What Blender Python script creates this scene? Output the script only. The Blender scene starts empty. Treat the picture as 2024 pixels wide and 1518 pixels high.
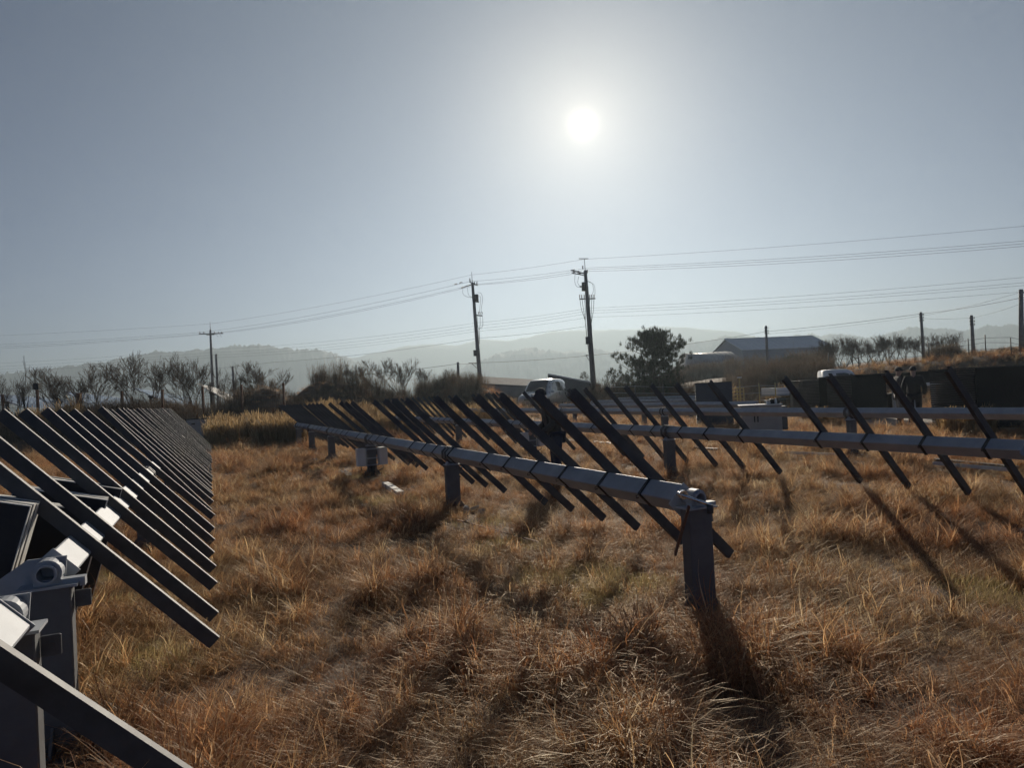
import bpy, bmesh, math, random
from mathutils import Vector, Matrix, Euler, noise
random.seed(7)
rnd = random.random
def U(a, b): return a + (b - a) * random.random()
SC = bpy.context.scene
COL = SC.collection

# ------------------------------------------------------------------ camera
W, H, F = 2024.0, 1518.0, 1337.8
PITCH, ROLL, AZ = 0.01335, 0.05138, -0.4206
CAM = Vector((0, 0, 1.6))
_f = Vector((0, math.cos(PITCH), math.sin(PITCH)))
_u = Vector((0, -math.sin(PITCH), math.cos(PITCH)))
_r = Vector((1, 0, 0))
CR = _r * math.cos(ROLL) - _u * math.sin(ROLL)
CU = _r * math.sin(ROLL) + _u * math.cos(ROLL)
CF = _f
cd = bpy.data.cameras.new('camera')
cam = bpy.data.objects.new('camera', cd)
COL.objects.link(cam)
cd.sensor_fit = 'HORIZONTAL'
cd.sensor_width = 36
cd.lens = 36 * F / W
cd.clip_start = 0.05
cd.clip_end = 20000
m = Matrix((CR, CU, -CF)).transposed().to_4x4()
m.translation = CAM
cam.matrix_world = m
SC.camera = cam

# ------------------------------------------------------------------ sky and sun
SUN = Vector((0.11543, 0.92428, 0.36386)).normalized()
SUN_EL, SUN_AZ = math.asin(SUN.z), math.atan2(SUN.x, SUN.y)
wd = bpy.data.worlds.new('World')
SC.world = wd
wd.use_nodes = True
nt = wd.node_tree
N, L = nt.nodes, nt.links
for n in list(N): N.remove(n)
sky = N.new('ShaderNodeTexSky')
sky.sky_type = 'NISHITA'
sky.sun_disc = False
sky.sun_elevation = SUN_EL
sky.sun_rotation = SUN_AZ
sky.altitude = 50
sky.air_density = 0.3
sky.dust_density = 0.1
sky.ozone_density = 3.0
# winter haze in the air: the sky is washed out a little towards grey
hsv = N.new('ShaderNodeHueSaturation')
hsv.inputs['Saturation'].default_value = 0.98
L.new(sky.outputs[0], hsv.inputs['Color'])
# the sun itself with the bright aureole of hazy air around it
tc = N.new('ShaderNodeTexCoord')
nrm = N.new('ShaderNodeVectorMath'); nrm.operation = 'NORMALIZE'
L.new(tc.outputs['Generated'], nrm.inputs[0])
dot = N.new('ShaderNodeVectorMath'); dot.operation = 'DOT_PRODUCT'
dot.inputs[1].default_value = SUN
L.new(nrm.outputs[0], dot.inputs[0])
def mth(op, a, b=None):
    n = N.new('ShaderNodeMath'); n.operation = op
    for i, v in enumerate((a, b)):
        if v is None: continue
        if isinstance(v, (int, float)): n.inputs[i].default_value = v
        else: L.new(v, n.inputs[i])
    return n.outputs[0]
cosang = mth('MAXIMUM', dot.outputs['Value'], 0.0)
AUREOLE = [(30, 1.0), (90, 5.2), (420, 2.6), (1500, 2.0), (7000, 9.0), (26000, 18.0)]
tot = None
for e, k in AUREOLE:
    t = mth('MULTIPLY', mth('POWER', cosang, float(e)), k)
    tot = t if tot is None else mth('ADD', tot, t)
aur = N.new('ShaderNodeMix'); aur.data_type = 'RGBA'; aur.blend_type = 'MULTIPLY'
aur.inputs['Factor'].default_value = 1.0
aur.inputs[6].default_value = (1.0, 0.89, 0.68, 1)
comb = N.new('ShaderNodeCombineColor')
for i in range(3): L.new(tot, comb.inputs[i])
L.new(comb.outputs[0], aur.inputs[7])
add = N.new('ShaderNodeMix'); add.data_type = 'RGBA'; add.blend_type = 'ADD'
add.inputs['Factor'].default_value = 1.0
L.new(hsv.outputs[0], add.inputs[6]); L.new(aur.outputs[2], add.inputs[7])
bg = N.new('ShaderNodeBackground'); bg.inputs['Strength'].default_value = 0.05
L.new(add.outputs[2], bg.inputs['Color'])
out = N.new('ShaderNodeOutputWorld'); L.new(bg.outputs[0], out.inputs['Surface'])
sd = bpy.data.lights.new('sun', 'SUN')
sd.energy = 5.0
sd.angle = math.radians(1.0)
sd.color = (1.0, 0.89, 0.74)
so = bpy.data.objects.new('sun', sd)
COL.objects.link(so)
so.location = (8, 60, 40)
so.rotation_euler = SUN.to_track_quat('Z', 'Y').to_euler()
HAZE, HAZE_G = .0009, .5
vs = SC.view_settings
vs.view_transform = 'Standard'; vs.look = 'None'; vs.exposure = 0.5; vs.gamma = 1.0
vs.use_curve_mapping = False
cy = SC.cycles
cy.use_denoising = True; cy.use_adaptive_sampling = True; cy.adaptive_threshold = 0.025; cy.adaptive_min_samples = 24; cy.use_light_tree = False
cy.max_bounces = 4; cy.diffuse_bounces = 2; cy.glossy_bounces = 2; cy.transmission_bounces = 4
cy.volume_bounces = 0; cy.transparent_max_bounces = 8
cy.sample_clamp_indirect = 6

# ------------------------------------------------------------------ helpers
def ray(px, py):
    return CF + CR * ((px - W / 2) / F) - CU * ((py - H / 2) / F)
def at(px, py, Y):
    d = ray(px, py); return CAM + d * (Y / d.y)
def on_z(px, py, z=0.0):
    d = ray(px, py); return CAM + d * ((z - CAM.z) / d.z)
def sstep(a, b, x):
    t = max(0.0, min(1.0, (x - a) / (b - a))); return t * t * (3 - 2 * t)
def gz(x, y):
    r = math.hypot(x, y)
    z = 0.0
    if r < 90:
        z += 0.030 * noise.noise((x * .45, y * .45, 1.7)) + 0.018 * noise.noise((x * 1.4, y * 1.4, 5.1))
    z += 0.95 * sstep(27.5, 33, y) * (1 - sstep(-9, -3, x)) * (1 - sstep(120, 200, y))
    z += 0.50 * sstep(33, 42, y) * sstep(-9, -3, x) * (1 - sstep(9, 13, x)) * (1 - sstep(90, 150, y))
    e = sstep(39, 46, y + 0.55 * max(0, x - 19)) * sstep(13, 18, x) * (1 - sstep(70, 110, y))
    if e > 0:
        z += e * (1.55 + 0.055 * max(0, x - 14) + 0.16 * noise.noise((x * .25, y * .25, 3)) + 0.06 * noise.noise((x * .9, y * .9, 8)))
    for hx, hy, hh, hr, pk in ((-12.5, 34.2, 1.75, 2.5, 1), (-11.2, 38, 1.35, 3.2, 1), (-8.6, 38.5, 1.2, 4.0, 0), (-3.2, 41, 1.75, 4.2, 0), (-18.5, 33, .5, 4, 0)):
        d = math.hypot(x - hx, y - hy) / hr
        if d < 1: z += hh * ((1 - d) if pk else (1 - d * d) ** 1.5) * (1 + .12 * noise.noise((x * .8, y * .8, 2)))
    return z
def P(px, Y, dz=0.0, py=760):
    """ground point under image column px at depth Y"""
    p = at(px, py, Y)
    return Vector((p.x, Y, gz(p.x, Y) + dz))

class MB:
    def __init__(s): s.v = []; s.f = []; s.mi = []; s.cur = 0; s.smooth = []
    def poly(s, vs, fs, sm=False):
        o = len(s.v); s.v += [tuple(v) for v in vs]
        for f in fs: s.f.append([i + o for i in f]); s.mi.append(s.cur); s.smooth.append(sm)
    def box(s, a, b, M=None):
        x0, y0, z0 = a; x1, y1, z1 = b
        vs = [Vector(c) for c in ((x0,y0,z0),(x1,y0,z0),(x1,y1,z0),(x0,y1,z0),(x0,y0,z1),(x1,y0,z1),(x1,y1,z1),(x0,y1,z1))]
        if M: vs = [M @ v for v in vs]
        s.poly(vs, [(0,3,2,1),(4,5,6,7),(0,1,5,4),(1,2,6,5),(2,3,7,6),(3,0,4,7)])
        return s
    def cbox(s, c, d, M=None):
        return s.box([c[i] - d[i] / 2 for i in range(3)], [c[i] + d[i] / 2 for i in range(3)], M)
    def bbox(s, a, b, w, M=None):
        """box with its four long vertical edges and rims chamfered by w"""
        x0, y0, z0 = a; x1, y1, z1 = b
        vs = []
        for z, ww in ((z0, w), (z0 + w, 0), (z1 - w, 0), (z1, w)):
            q = w
            for (x, y) in ((x0+q+ww,y0+ww),(x1-q-ww,y0+ww),(x1-ww,y0+q+ww),(x1-ww,y1-q-ww),(x1-q-ww,y1-ww),(x0+q+ww,y1-ww),(x0+ww,y1-q-ww),(x0+ww,y0+q+ww)):
                vs.append(Vector((x, y, z)))
        if M: vs = [M @ v for v in vs]
        fs = [tuple(range(7, -1, -1)), tuple(range(24, 32))]
        for k in range(3):
            for i in range(8):
                j = (i + 1) % 8; fs.append((k*8+i, k*8+j, k*8+8+j, k*8+8+i))
        s.poly(vs, fs); return s
    def prism(s, prof, axis, a, b, M=None, sm=False):
        """extrude 2D profile along axis from a to b; profile coords fill the two other axes in order"""
        vs = []
        for t in (a, b):
            for (p, q) in prof:
                v = [p, q]; v.insert(axis, t); v = Vector(v)
                vs.append(M @ v if M else v)
        n = len(prof)
        fs = [tuple(range(n)), tuple(range(2 * n - 1, n - 1, -1))]
        for i in range(n):
            j = (i + 1) % n; fs.append((i, n + i, n + j, j))
        s.poly(vs, fs, sm); return s
    def tube(s, pts, rad, n=6, cap=True, sm=True):
        pts = [Vector(p) for p in pts]
        if isinstance(rad, (int, float)): rad = [rad] * len(pts)
        vs, fs = [], []
        for i, p in enumerate(pts):
            t = (pts[min(i + 1, len(pts) - 1)] - pts[max(i - 1, 0)])
            if t.length < 1e-9: t = Vector((0, 0, 1))
            t.normalize()
            a = t.cross(Vector((0, 0, 1)) if abs(t.z) < .95 else Vector((1, 0, 0))).normalized(); b = t.cross(a)
            for k in range(n):
                w = 2 * math.pi * k / n
                vs.append(p + (a * math.cos(w) + b * math.sin(w)) * rad[i])
        for i in range(len(pts) - 1):
            for k in range(n):
                j = (k + 1) % n; fs.append((i*n+k, i*n+j, (i+1)*n+j, (i+1)*n+k))
        if cap: fs += [tuple(range(n - 1, -1, -1)), tuple(range((len(pts)-1)*n, len(pts)*n))]
        s.poly(vs, fs, sm); return s
    def ring(s, c, ro, ri, axis_len, n=20, M=None):
        """annulus along local Y"""
        vs = []
        for y in (-axis_len / 2, axis_len / 2):
            for r in (ro, ri):
                for k in range(n):
                    w = 2 * math.pi * k / n
                    v = Vector((c[0] + r * math.cos(w), c[1] + y, c[2] + r * math.sin(w)))
                    vs.append(M @ v if M else v)
        fs = []
        for k in range(n):
            j = (k + 1) % n
            fs += [(k, j, n+j, n+k), (2*n+j, 2*n+k, 3*n+k, 3*n+j), (j, k, 2*n+k, 2*n+j), (n+k, n+j, 3*n+j, 3*n+k)]
        s.poly(vs, fs); return s
    def mesh(s, name, mats=None):
        me = bpy.data.meshes.new(name); me.from_pydata(s.v, [], s.f)
        if mats:
            for q in (mats if isinstance(mats, (list, tuple)) else [mats]): me.materials.append(q)
        me.polygons.foreach_set('material_index', s.mi)
        me.polygons.foreach_set('use_smooth', s.smooth)
        me.update(); return me
    def build(s, name, mats, parent=None, loc=None, rot=None):
        return inst(name, s.mesh(name, mats), parent, loc, rot)
def inst(name, me, parent=None, loc=None, rot=None, scale=None):
    o = bpy.data.objects.new(name, me); COL.objects.link(o)
    if parent: o.parent = parent
    if loc is not None: o.location = loc
    if rot is not None: o.rotation_euler = rot
    if scale is not None: o.scale = scale if isinstance(scale, (tuple, list, Vector)) else (scale,) * 3
    return o
def tag(o, label=None, cat=None, group=None, kind=None):
    if label: o['label'] = label
    if cat: o['category'] = cat
    if group: o['group'] = group
    if kind: o['kind'] = kind
    return o
def empty(name, loc, rz=0.0, label=None, cat=None, group=None):
    o = bpy.data.objects.new(name, None); COL.objects.link(o); o.location = loc; o.rotation_euler = (0, 0, rz)
    o.empty_display_size = 0.1
    return tag(o, label, cat, group)

# ------------------------------------------------------------------ materials
def mat(name, c1, c2=None, rough=.7, metal=0.0, scale=6.0, detail=6.0, bump=0.0, bscale=None, coat=0, stretch=None, spec=.5, object_space=True):
    mt = bpy.data.materials.new(name); mt.use_nodes = True
    n = mt.node_tree.nodes; l = mt.node_tree.links
    b = n['Principled BSDF']
    b.inputs['Roughness'].default_value = rough; b.inputs['Metallic'].default_value = metal
    b.inputs['Coat Weight'].default_value = coat; b.inputs['Specular IOR Level'].default_value = spec
    b.inputs['Base Color'].default_value = (*c1, 1)
    if c2 or bump:
        t = n.new('ShaderNodeTexCoord'); src = t.outputs['Object']
        if stretch:
            mp = n.new('ShaderNodeMapping'); mp.inputs['Scale'].default_value = stretch; l.new(src, mp.inputs[0]); src = mp.outputs[0]
    if c2:
        tx = n.new('ShaderNodeTexNoise'); tx.inputs['Scale'].default_value = scale; tx.inputs['Detail'].default_value = detail
        tx.inputs['Roughness'].default_value = .65
        l.new(src, tx.inputs['Vector'])
        r = n.new('ShaderNodeValToRGB'); r.color_ramp.elements[0].position = .34; r.color_ramp.elements[1].position = .68
        r.color_ramp.elements[0].color = (*c1, 1); r.color_ramp.elements[1].color = (*c2, 1)
        l.new(tx.outputs['Fac'], r.inputs[0]); l.new(r.outputs[0], b.inputs['Base Color'])
        mr = n.new('ShaderNodeMapRange'); mr.inputs['To Min'].default_value = max(.05, rough - .1); mr.inputs['To Max'].default_value = min(1, rough + .12)
        l.new(tx.outputs['Fac'], mr.inputs[0]); l.new(mr.outputs[0], b.inputs['Roughness'])
    if bump:
        t2 = n.new('ShaderNodeTexNoise'); t2.inputs['Scale'].default_value = bscale or scale * 5; t2.inputs['Detail'].default_value = 5
        l.new(src, t2.inputs['Vector'])
        bp = n.new('ShaderNodeBump'); bp.inputs['Strength'].default_value = bump; bp.inputs['Distance'].default_value = .02
        l.new(t2.outputs['Fac'], bp.inputs['Height']); l.new(bp.outputs[0], b.inputs['Normal'])
    return mt
M = {}
M['steel'] = mat('galvanised_steel', (.29, .312, .34), (.39, .412, .44), .62, .1, 5, bump=.06)
M['steel_dark'] = mat('dark_channel_steel', (.052, .054, .057), (.085, .087, .09), .6, .25, 7, bump=.08)  # darker tone than the galvanised steel of the tubes
M['steel_post'] = mat('post_steel', (.105, .109, .114), (.155, .159, .164), .62, .3, 4, bump=.08)
M['bolt'] = mat('zinc_bolt', (.42, .42, .42), None, .35, .9)
M['rust'] = mat('rusty_steel', (.10, .045, .025), (.21, .10, .055), .85, .2, 20, bump=.2)
M['concrete'] = mat('footing_concrete', (.30, .28, .25), (.45, .43, .39), .9, 0, 8, bump=.3)
M['soil'] = mat('soil', (.085, .054, .034), (.17, .108, .064), .95, 0, 1.2, 10, bump=.5, bscale=18)
M['panel_glass'] = mat('solar_glass', (.006, .008, .014), (.010, .013, .022), .16, 0, 3, spec=.6)
M['panel_back'] = mat('panel_backsheet', (.012, .012, .014), (.022, .022, .024), .6)
M['alu'] = mat('aluminium_frame', (.66, .65, .61), (.76, .75, .71), .45, .1, 9)
M['white_metal'] = mat('white_painted_metal', (.66, .65, .60), (.74, .73, .68), .5, 0, 3, bump=.03)
M['beige'] = mat('beige_cabinet_paint', (.36, .33, .28), (.42, .385, .33), .55, 0, 3, bump=.03)
M['black'] = mat('black_rubber', (.012, .012, .013), (.03, .03, .03), .7, 0, 12)
M['wrap'] = mat('dark_wrap', (.006, .007, .008), (.014, .015, .016), .8, 0, 2.5, bump=.25, bscale=9, spec=.2)
M['stack_edge'] = mat('stack_edges', (.020, .020, .020), (.045, .045, .042), .7, .1, 14)
M['bark'] = mat('bark', (.050, .040, .034), (.10, .082, .066), .9, 0, 14, bump=.3)
M['twig'] = mat('twig_bark', (.055, .042, .034), (.12, .085, .062), .9, 0, 2)
M['pole'] = mat('pole_concrete', (.17, .16, .15), (.26, .25, .235), .85, 0, 3, bump=.1)
M['wire'] = mat('cable_black', (.02, .02, .021), None, .6)
M['porcelain'] = mat('insulator', (.10, .09, .085), None, .3)
M['wood'] = mat('old_timber', (.12, .085, .055), (.22, .16, .10), .85, 0, 10, bump=.2, stretch=(1, 1, .1))
M['yellow'] = mat('faded_yellow_paint', (.50, .36, .12), (.62, .48, .20), .6, .1, 12)
M['blue_wall'] = mat('blue_grey_cladding', (.13, .18, .26), (.17, .225, .31), .6, .1, 2)
M['blue_roof'] = mat('pale_blue_roof', (.36, .43, .52), (.45, .52, .61), .5, .2, 2)
M['white_roof'] = mat('white_sheet_roof', (.58, .58, .56), (.72, .72, .70), .5, .1, 2)
M['dark_sheet'] = mat('dark_blue_sheet', (.045, .055, .075), (.07, .08, .10), .6, .1, 2)
M['silver_car'] = mat('silver_paint', (.36, .37, .38), (.40, .41, .42), .28, .5, 2, coat=.6)
M['white_car'] = mat('white_paint', (.72, .72, .70), (.78, .78, .76), .3, 0, 2, coat=.5)
M['glass'] = mat('window_glass', (.018, .022, .026), None, .06, 0, spec=.7)
M['lamp'] = mat('lamp_glass', (.6, .6, .58), None, .1)
M['chrome'] = mat('chrome', (.6, .6, .6), None, .15, 1)
M['skin'] = mat('skin', (.42, .26, .18), (.48, .30, .21), .6)
M['hair'] = mat('black_hair', (.012, .010, .009), None, .6)
M['jacket_black'] = mat('black_jacket', (.014, .015, .018), (.026, .027, .031), .8, 0, 9, bump=.3)
M['jacket_grey'] = mat('grey_jacket', (.035, .03, .032), (.06, .052, .054), .8, 0, 9, bump=.3)
M['trouser_grey'] = mat('stone_trousers', (.13, .12, .11), (.19, .18, .165), .85, 0, 9, bump=.3)
M['trouser_dark'] = mat('dark_trousers', (.016, .018, .024), (.03, .032, .04), .85, 0, 9, bump=.3)
M['denim'] = mat('dark_denim', (.014, .022, .045), (.028, .042, .075), .85, 0, 14, bump=.3)
M['glove'] = mat('work_glove', (.55, .54, .50), (.66, .65, .6), .9, 0, 20)
M['blue_tarp'] = mat('blue_tarpaulin', (.02, .05, .16), (.03, .075, .22), .5, 0, 5, bump=.4)
M['navy_tarp'] = mat('navy_sheet', (.016, .022, .042), (.028, .036, .06), .55, 0, 5, bump=.3)
M['gravel'] = mat('track_gravel', (.24, .215, .18), (.36, .33, .285), .95, 0, 5, 10, bump=.5, bscale=40)

def leafmat(name, tint, trans=.4, gloss=.08, patch=True, p1=(.85, .8, .75), p2=(1.15, 1.15, 1.05)):
    """dry blades: colour attribute x instance variation x slow change across the field"""
    mt = bpy.data.materials.new(name); mt.use_nodes = True
    n = mt.node_tree.nodes; l = mt.node_tree.links
    n.remove(n['Principled BSDF']); o = n['Material Output']
    at_ = n.new('ShaderNodeAttribute'); at_.attribute_name = 'col'
    oi = n.new('ShaderNodeObjectInfo')
    r = n.new('ShaderNodeValToRGB')
    r.color_ramp.elements[0].color = (*[tint[i] * .68 for i in range(3)], 1); r.color_ramp.elements[1].color = (*[tint[i] * 1.28 for i in range(3)], 1)
    l.new(oi.outputs['Random'], r.inputs[0])
    mx = n.new('ShaderNodeMix'); mx.data_type = 'RGBA'; mx.blend_type = 'MULTIPLY'; mx.inputs['Factor'].default_value = 1
    l.new(at_.outputs['Color'], mx.inputs[6]); l.new(r.outputs[0], mx.inputs[7])
    c = mx.outputs[2]
    if patch:
        g = n.new('ShaderNodeNewGeometry'); t = n.new('ShaderNodeTexNoise'); t.inputs['Scale'].default_value = .55; t.inputs['Detail'].default_value = 4
        l.new(g.outputs['Position'], t.inputs['Vector'])
        r2 = n.new('ShaderNodeValToRGB'); r2.color_ramp.elements[0].position = .36; r2.color_ramp.elements[1].position = .64
        r2.color_ramp.elements[0].color = (*p1, 1); r2.color_ramp.elements[1].color = (*p2, 1)
        l.new(t.outputs['Fac'], r2.inputs[0])
        m2 = n.new('ShaderNodeMix'); m2.data_type = 'RGBA'; m2.blend_type = 'MULTIPLY'; m2.inputs['Factor'].default_value = 1
        l.new(c, m2.inputs[6]); l.new(r2.outputs[0], m2.inputs[7]); c = m2.outputs[2]
    d = n.new('ShaderNodeBsdfDiffuse'); tr = n.new('ShaderNodeBsdfTranslucent'); gl = n.new('ShaderNodeBsdfGlossy'); gl.inputs['Roughness'].default_value = .5
    gl.inputs['Color'].default_value = (.9, .85, .75, 1)
    l.new(c, d.inputs['Color']); l.new(c, tr.inputs['Color'])
    m1 = n.new('ShaderNodeMixShader'); m1.inputs[0].default_value = trans; l.new(d.outputs[0], m1.inputs[1]); l.new(tr.outputs[0], m1.inputs[2])
    m3 = n.new('ShaderNodeMixShader'); m3.inputs[0].default_value = gloss; l.new(m1.outputs[0], m3.inputs[1]); l.new(gl.outputs[0], m3.inputs[2])
    l.new(m3.outputs[0], o.inputs['Surface'])
    return mt
M['grass'] = leafmat('dry_grass', (1, 1, 1),   .58, .05, p1=(.95, .74, .60), p2=(1.12, 1.12, .98))
M['moss'] = leafmat('low_green_grass', (1, 1, 1), .55, .02)
M['reed'] = leafmat('dry_reed', (1, 1, 1), .5, .03, p1=(.85, .8, .75))
M['scrub'] = leafmat('dry_scrub', (1, 1, 1), .25, .01)
M['needle'] = leafmat('pine_needles', (1, 1, 1), .15, .05, patch=False)

# ------------------------------------------------------------------ terrain
def axis_steps(lo, hi, a, b, st, grow=1.28):
    xs = []; x = a
    while x <= b: xs.append(x); x += st
    s = st; x = b
    while x < hi: s *= grow; x = min(hi, x + s); xs.append(x)
    s = st; x = a; pre = []
    while x > lo: s *= grow; x = max(lo, x - s); pre.append(x)
    return pre[::-1] + xs
gx = axis_steps(-2300, 2300, -34, 42, .55); gy = axis_steps(-160, 2300, -3, 70, .55)
mb = MB(); vs_ = [(x, y, gz(x, y)) for y in gy for x in gx]; nx = len(gx)
mb.poly(vs_, [(j*nx+i, j*nx+i+1, (j+1)*nx+i+1, (j+1)*nx+i) for j in range(len(gy)-1) for i in range(nx-1)], True)
ground = tag(mb.build('ground', M['soil']), 'brown winter field soil under the dry grass', 'ground', kind='structure')

# farm track on the right
trk = [(980, 46), (1250, 41), (1430, 37.5), (1560, 33.5), (1620, 30.5), (1700, 25.6), (1815, 21.2), (1960, 18.8), (2200, 16.6), (2500, 14.5)]
TRACK = [P(px, Y) for px, Y in trk]
def track_dist(x, y):
    q = Vector((x, y)); best = 1e9
    for a, b in zip(TRACK, TRACK[1:]):
        a2, b2 = a.xy, b.xy; t = max(0, min(1, (q - a2).dot(b2 - a2) / (b2 - a2).length_squared))
        best = min(best, (q - (a2 + (b2 - a2) * t)).length)
    return best
mb = MB(); rows = []
pts = []
for a, b in zip(TRACK, TRACK[1:]):
    for k in range(12): pts.append(a.lerp(b, k / 12))
for i, p in enumerate(pts):
    t = (pts[min(i+1, len(pts)-1)] - pts[max(i-1, 0)]); t.z = 0; t.normalize(); nrm_ = Vector((t.y, -t.x, 0))
    for k in range(7):
        w = (-1 + k / 3) * (1.65 + .25 * noise.noise((i * .35, k, 0)) * (1 if k in (0, 6) else 0))
        q = p + nrm_ * w; mb.v.append((q.x, q.y, gz(q.x, q.y) + .014 + .02 * (1 - abs(w) / 1.7) - .02 * math.exp(-((abs(w) - .75) / .25) ** 2)))
for i in range(len(pts)-1):
    for k in range(6): mb.f.append([i*7+k, i*7+k+1, i*7+8+k, i*7+7+k]); mb.mi.append(0); mb.smooth.append(True)
tag(mb.build('farm_track', M['gravel']), 'pale gravel farm track crossing behind the trackers', 'track', kind='structure')

# ------------------------------------------------------------------ hills
def hill(name, label, prof, D, foot, c1, c2, bump_h, bump_f, seed):
    px0, px1 = prof[0][0], prof[-1][0]
    cols = []; x = px0
    while x <= px1:
        for (a, ya), (b, yb) in zip(prof, prof[1:]):
            if a <= x <= b: t = (x - a) / (b - a); t = t * t * (3 - 2 * t) * .5 + t * .5; y = ya + (yb - ya) * t; break
        cols.append(at(x, y, D)); x += 2.2
    mb = MB(); R_ = 37
    for i, c in enumerate(cols):
        for k in range(R_):
            u = -1 + 2 * k / (R_ - 1)                     # -1 front foot .. 0 crest .. 1 back foot
            h = max(0.0, c.z) * (1 - abs(u) ** 1.25)
            n1 = noise.noise((c.x * .004, u * 2, seed)) * .10 * c.z * (abs(u) * (1 - abs(u)) * 4)
            tree = bump_h * (.55 * abs(noise.noise((c.x * bump_f, u * 14, seed + 3))) + .5 * noise.noise((c.x * bump_f * .37, u * 8, seed + 9)) + .35 * abs(noise.noise((c.x * bump_f * 2.3, u * 26, seed + 5)))) if abs(u) < .95 else 0
            mb.v.append((c.x + c.x / D * u * foot, D + u * foot, h + n1 + tree - 1.0 * (abs(u) > .95)))
    for i in range(len(cols) - 1):
        for k in range(R_ - 1):
            mb.f.append([i*R_+k, (i+1)*R_+k, (i+1)*R_+k+1, i*R_+k+1]); mb.mi.append(0); mb.smooth.append(True)
    mt = mat(name + '_haze_blue_forest', c1, c2, .95, 0, .02, 8)  # forest tone with the blue of shade and distant air mixed in
    return tag(mb.build(name, mt), label, 'hill', kind='structure')
hill('far_hills', 'palest far mountain ridge across the middle', [(-500, 760), (300, 735), (640, 716), (700, 708), (745, 697), (800, 685), (850, 681), (905, 683), (950, 672), (1000, 674), (1040, 668), (1100, 655), (1150, 652), (1200, 653), (1250, 652), (1300, 645), (1350, 648), (1400, 652), (1450, 655), (1500, 667), (1560, 674), (1700, 680), (2100, 676), (2600, 660)], 1800, 260, (.026, .042, .05), (.045, .06, .062), 5, .02, 1)
hill('middle_hills', 'blue wooded ridge standing behind the two power poles', [(820, 760), (900, 735), (955, 713), (985, 701), (1030, 691), (1050, 690), (1080, 697), (1110, 695), (1180, 695), (1240, 700), (1290, 694), (1350, 682), (1400, 674), (1440, 667), (1500, 668), (1560, 680), (1700, 700), (1800, 730)], 1150, 150, (.024, .038, .044), (.042, .056, .056), 12, .10, 2)
hill('left_hill', 'wooded hill behind the left bare trees', [(-500, 770), (0, 742), (120, 728), (200, 718), (270, 704), (330, 698), (400, 696), (440, 689), (480, 685), (520, 685), (560, 690), (620, 693), (650, 698), (680, 706), (705, 718), (760, 745), (800, 765)], 1180, 200, (.026, .038, .044), (.045, .056, .056), 12.0, .12, 3)
hill('right_hill', 'wooded hill at the right edge behind the embankment', [(1420, 745), (1480, 690), (1510, 672), (1560, 666), (1600, 663), (1650, 663), (1700, 666), (1712, 669), (1750, 664), (1780, 653), (1815, 648), (1860, 651), (1900, 656), (1950, 646), (2024, 644), (2200, 640), (2600, 650)], 1350, 200, (.026, .04, .046), (.044, .058, .06), 11.0, .12, 4)

# ------------------------------------------------------------------ solar trackers
DR = Vector((math.sin(AZ), math.cos(AZ), 0)); PR = Vector((math.cos(AZ), -math.sin(AZ), 0))
def rowhit(px, py, s):
    d = ray(px, py); t = (s - CAM.dot(DR)) / d.dot(DR); q = CAM + d * t
    return q.dot(PR), q.z
def rowpos(lat, s, z=0.0): return PR * lat + DR * s + Vector((0, 0, z))
HT = .073
ch = .007
sq = [(-HT+ch,-HT),(HT-ch,-HT),(HT,-HT+ch),(HT,HT-ch),(HT-ch,HT),(-HT+ch,HT),(-HT,HT-ch),(-HT,-HT+ch)]
# open channel rail, axis along X
cprof = [(-.020,.075),(.022,.075),(.022,.085),(.0185,.085),(.0185,.079),(-.0165,.079),(-.0165,.148),(.0185,.148),(.0185,.142),(.022,.142),(.022,.152),(-.020,.152)]
me_rail = MB().prism(cprof, 0, -1.017, .902).mesh('rail', M['steel_dark'])
b = MB()
b.box((-HT-.007, -.016, -HT-.007), (-HT-.001, .016, HT + .003)); b.box((HT+.001, -.016, -HT-.007), (HT+.007, .016, HT + .003)); b.box((-HT-.0005, -.016, -HT-.0075), (HT+.0005, .016, -HT-.001))
b.tube([(-HT-.005, 0, -HT-.012), (-HT-.012, 0, -HT-.03), (-HT, 0, -HT-.042), (-HT+.015, 0, -HT-.025)], .004, 5)
b.tube([(HT+.004, 0, .07), (HT+.004, 0, .096)], .006, 6); b.tube([(-HT-.004, 0, .07), (-HT-.004, 0, .096)], .006, 6)
me_clamp = b.mesh('clamp', M['black'])
# post
PZ = .80
b = MB(); b.bbox((-.095, -.05, -.05), (.095, .05, PZ), .007)
me_post = b.mesh('post', M['steel_post'])
b = MB()
for sg in (-1, 1):
    b.prism([(sg*.0955, .015), (sg*.185, .015), (sg*.185, .035), (sg*.105, .15), (sg*.0955, .15)], 1, -.006, .006)
b.prism([(-.05, .014), (-.055, .14), (-.14, .03), (-.14, .014)][::-1], 0, -.006, .006)
b.box((-.20, -.16, -.02), (.20, .16, .014))
me_gusset = b.mesh('base_plate', M['steel_post'])
b = MB(); b.tube([(0, 0, .014), (0, 0, .034)], .018, 6, sm=False); b.tube([(0, 0, .0345), (0, 0, .075)], .009, 6)
me_anchor = b.mesh('anchor_bolt', M['rust'])
def footing(seed):
    b = MB(); n = 18; ring = []
    for k in range(n):
        w = 2 * math.pi * k / n; r = .30 + .05 * noise.noise((math.cos(w) * 2, math.sin(w) * 2, seed))
        ring.append((r, w))
    vs = [(r * math.cos(w), r * math.sin(w), z) for z, g in ((-.25, 1.1), (-.03, 1.0), (-.022, .93)) for (r0, w) in ring for r in (r0 * g,)]
    fs = [tuple(range(2*n, 3*n))] + [(q*n+k, q*n+(k+1) % n, (q+1)*n+(k+1) % n, (q+1)*n+k) for q in range(2) for k in range(n)]
    b.poly(vs, fs); return b.mesh('footing', M['concrete'])
me_foot = [footing(i) for i in range(3)]
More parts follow.
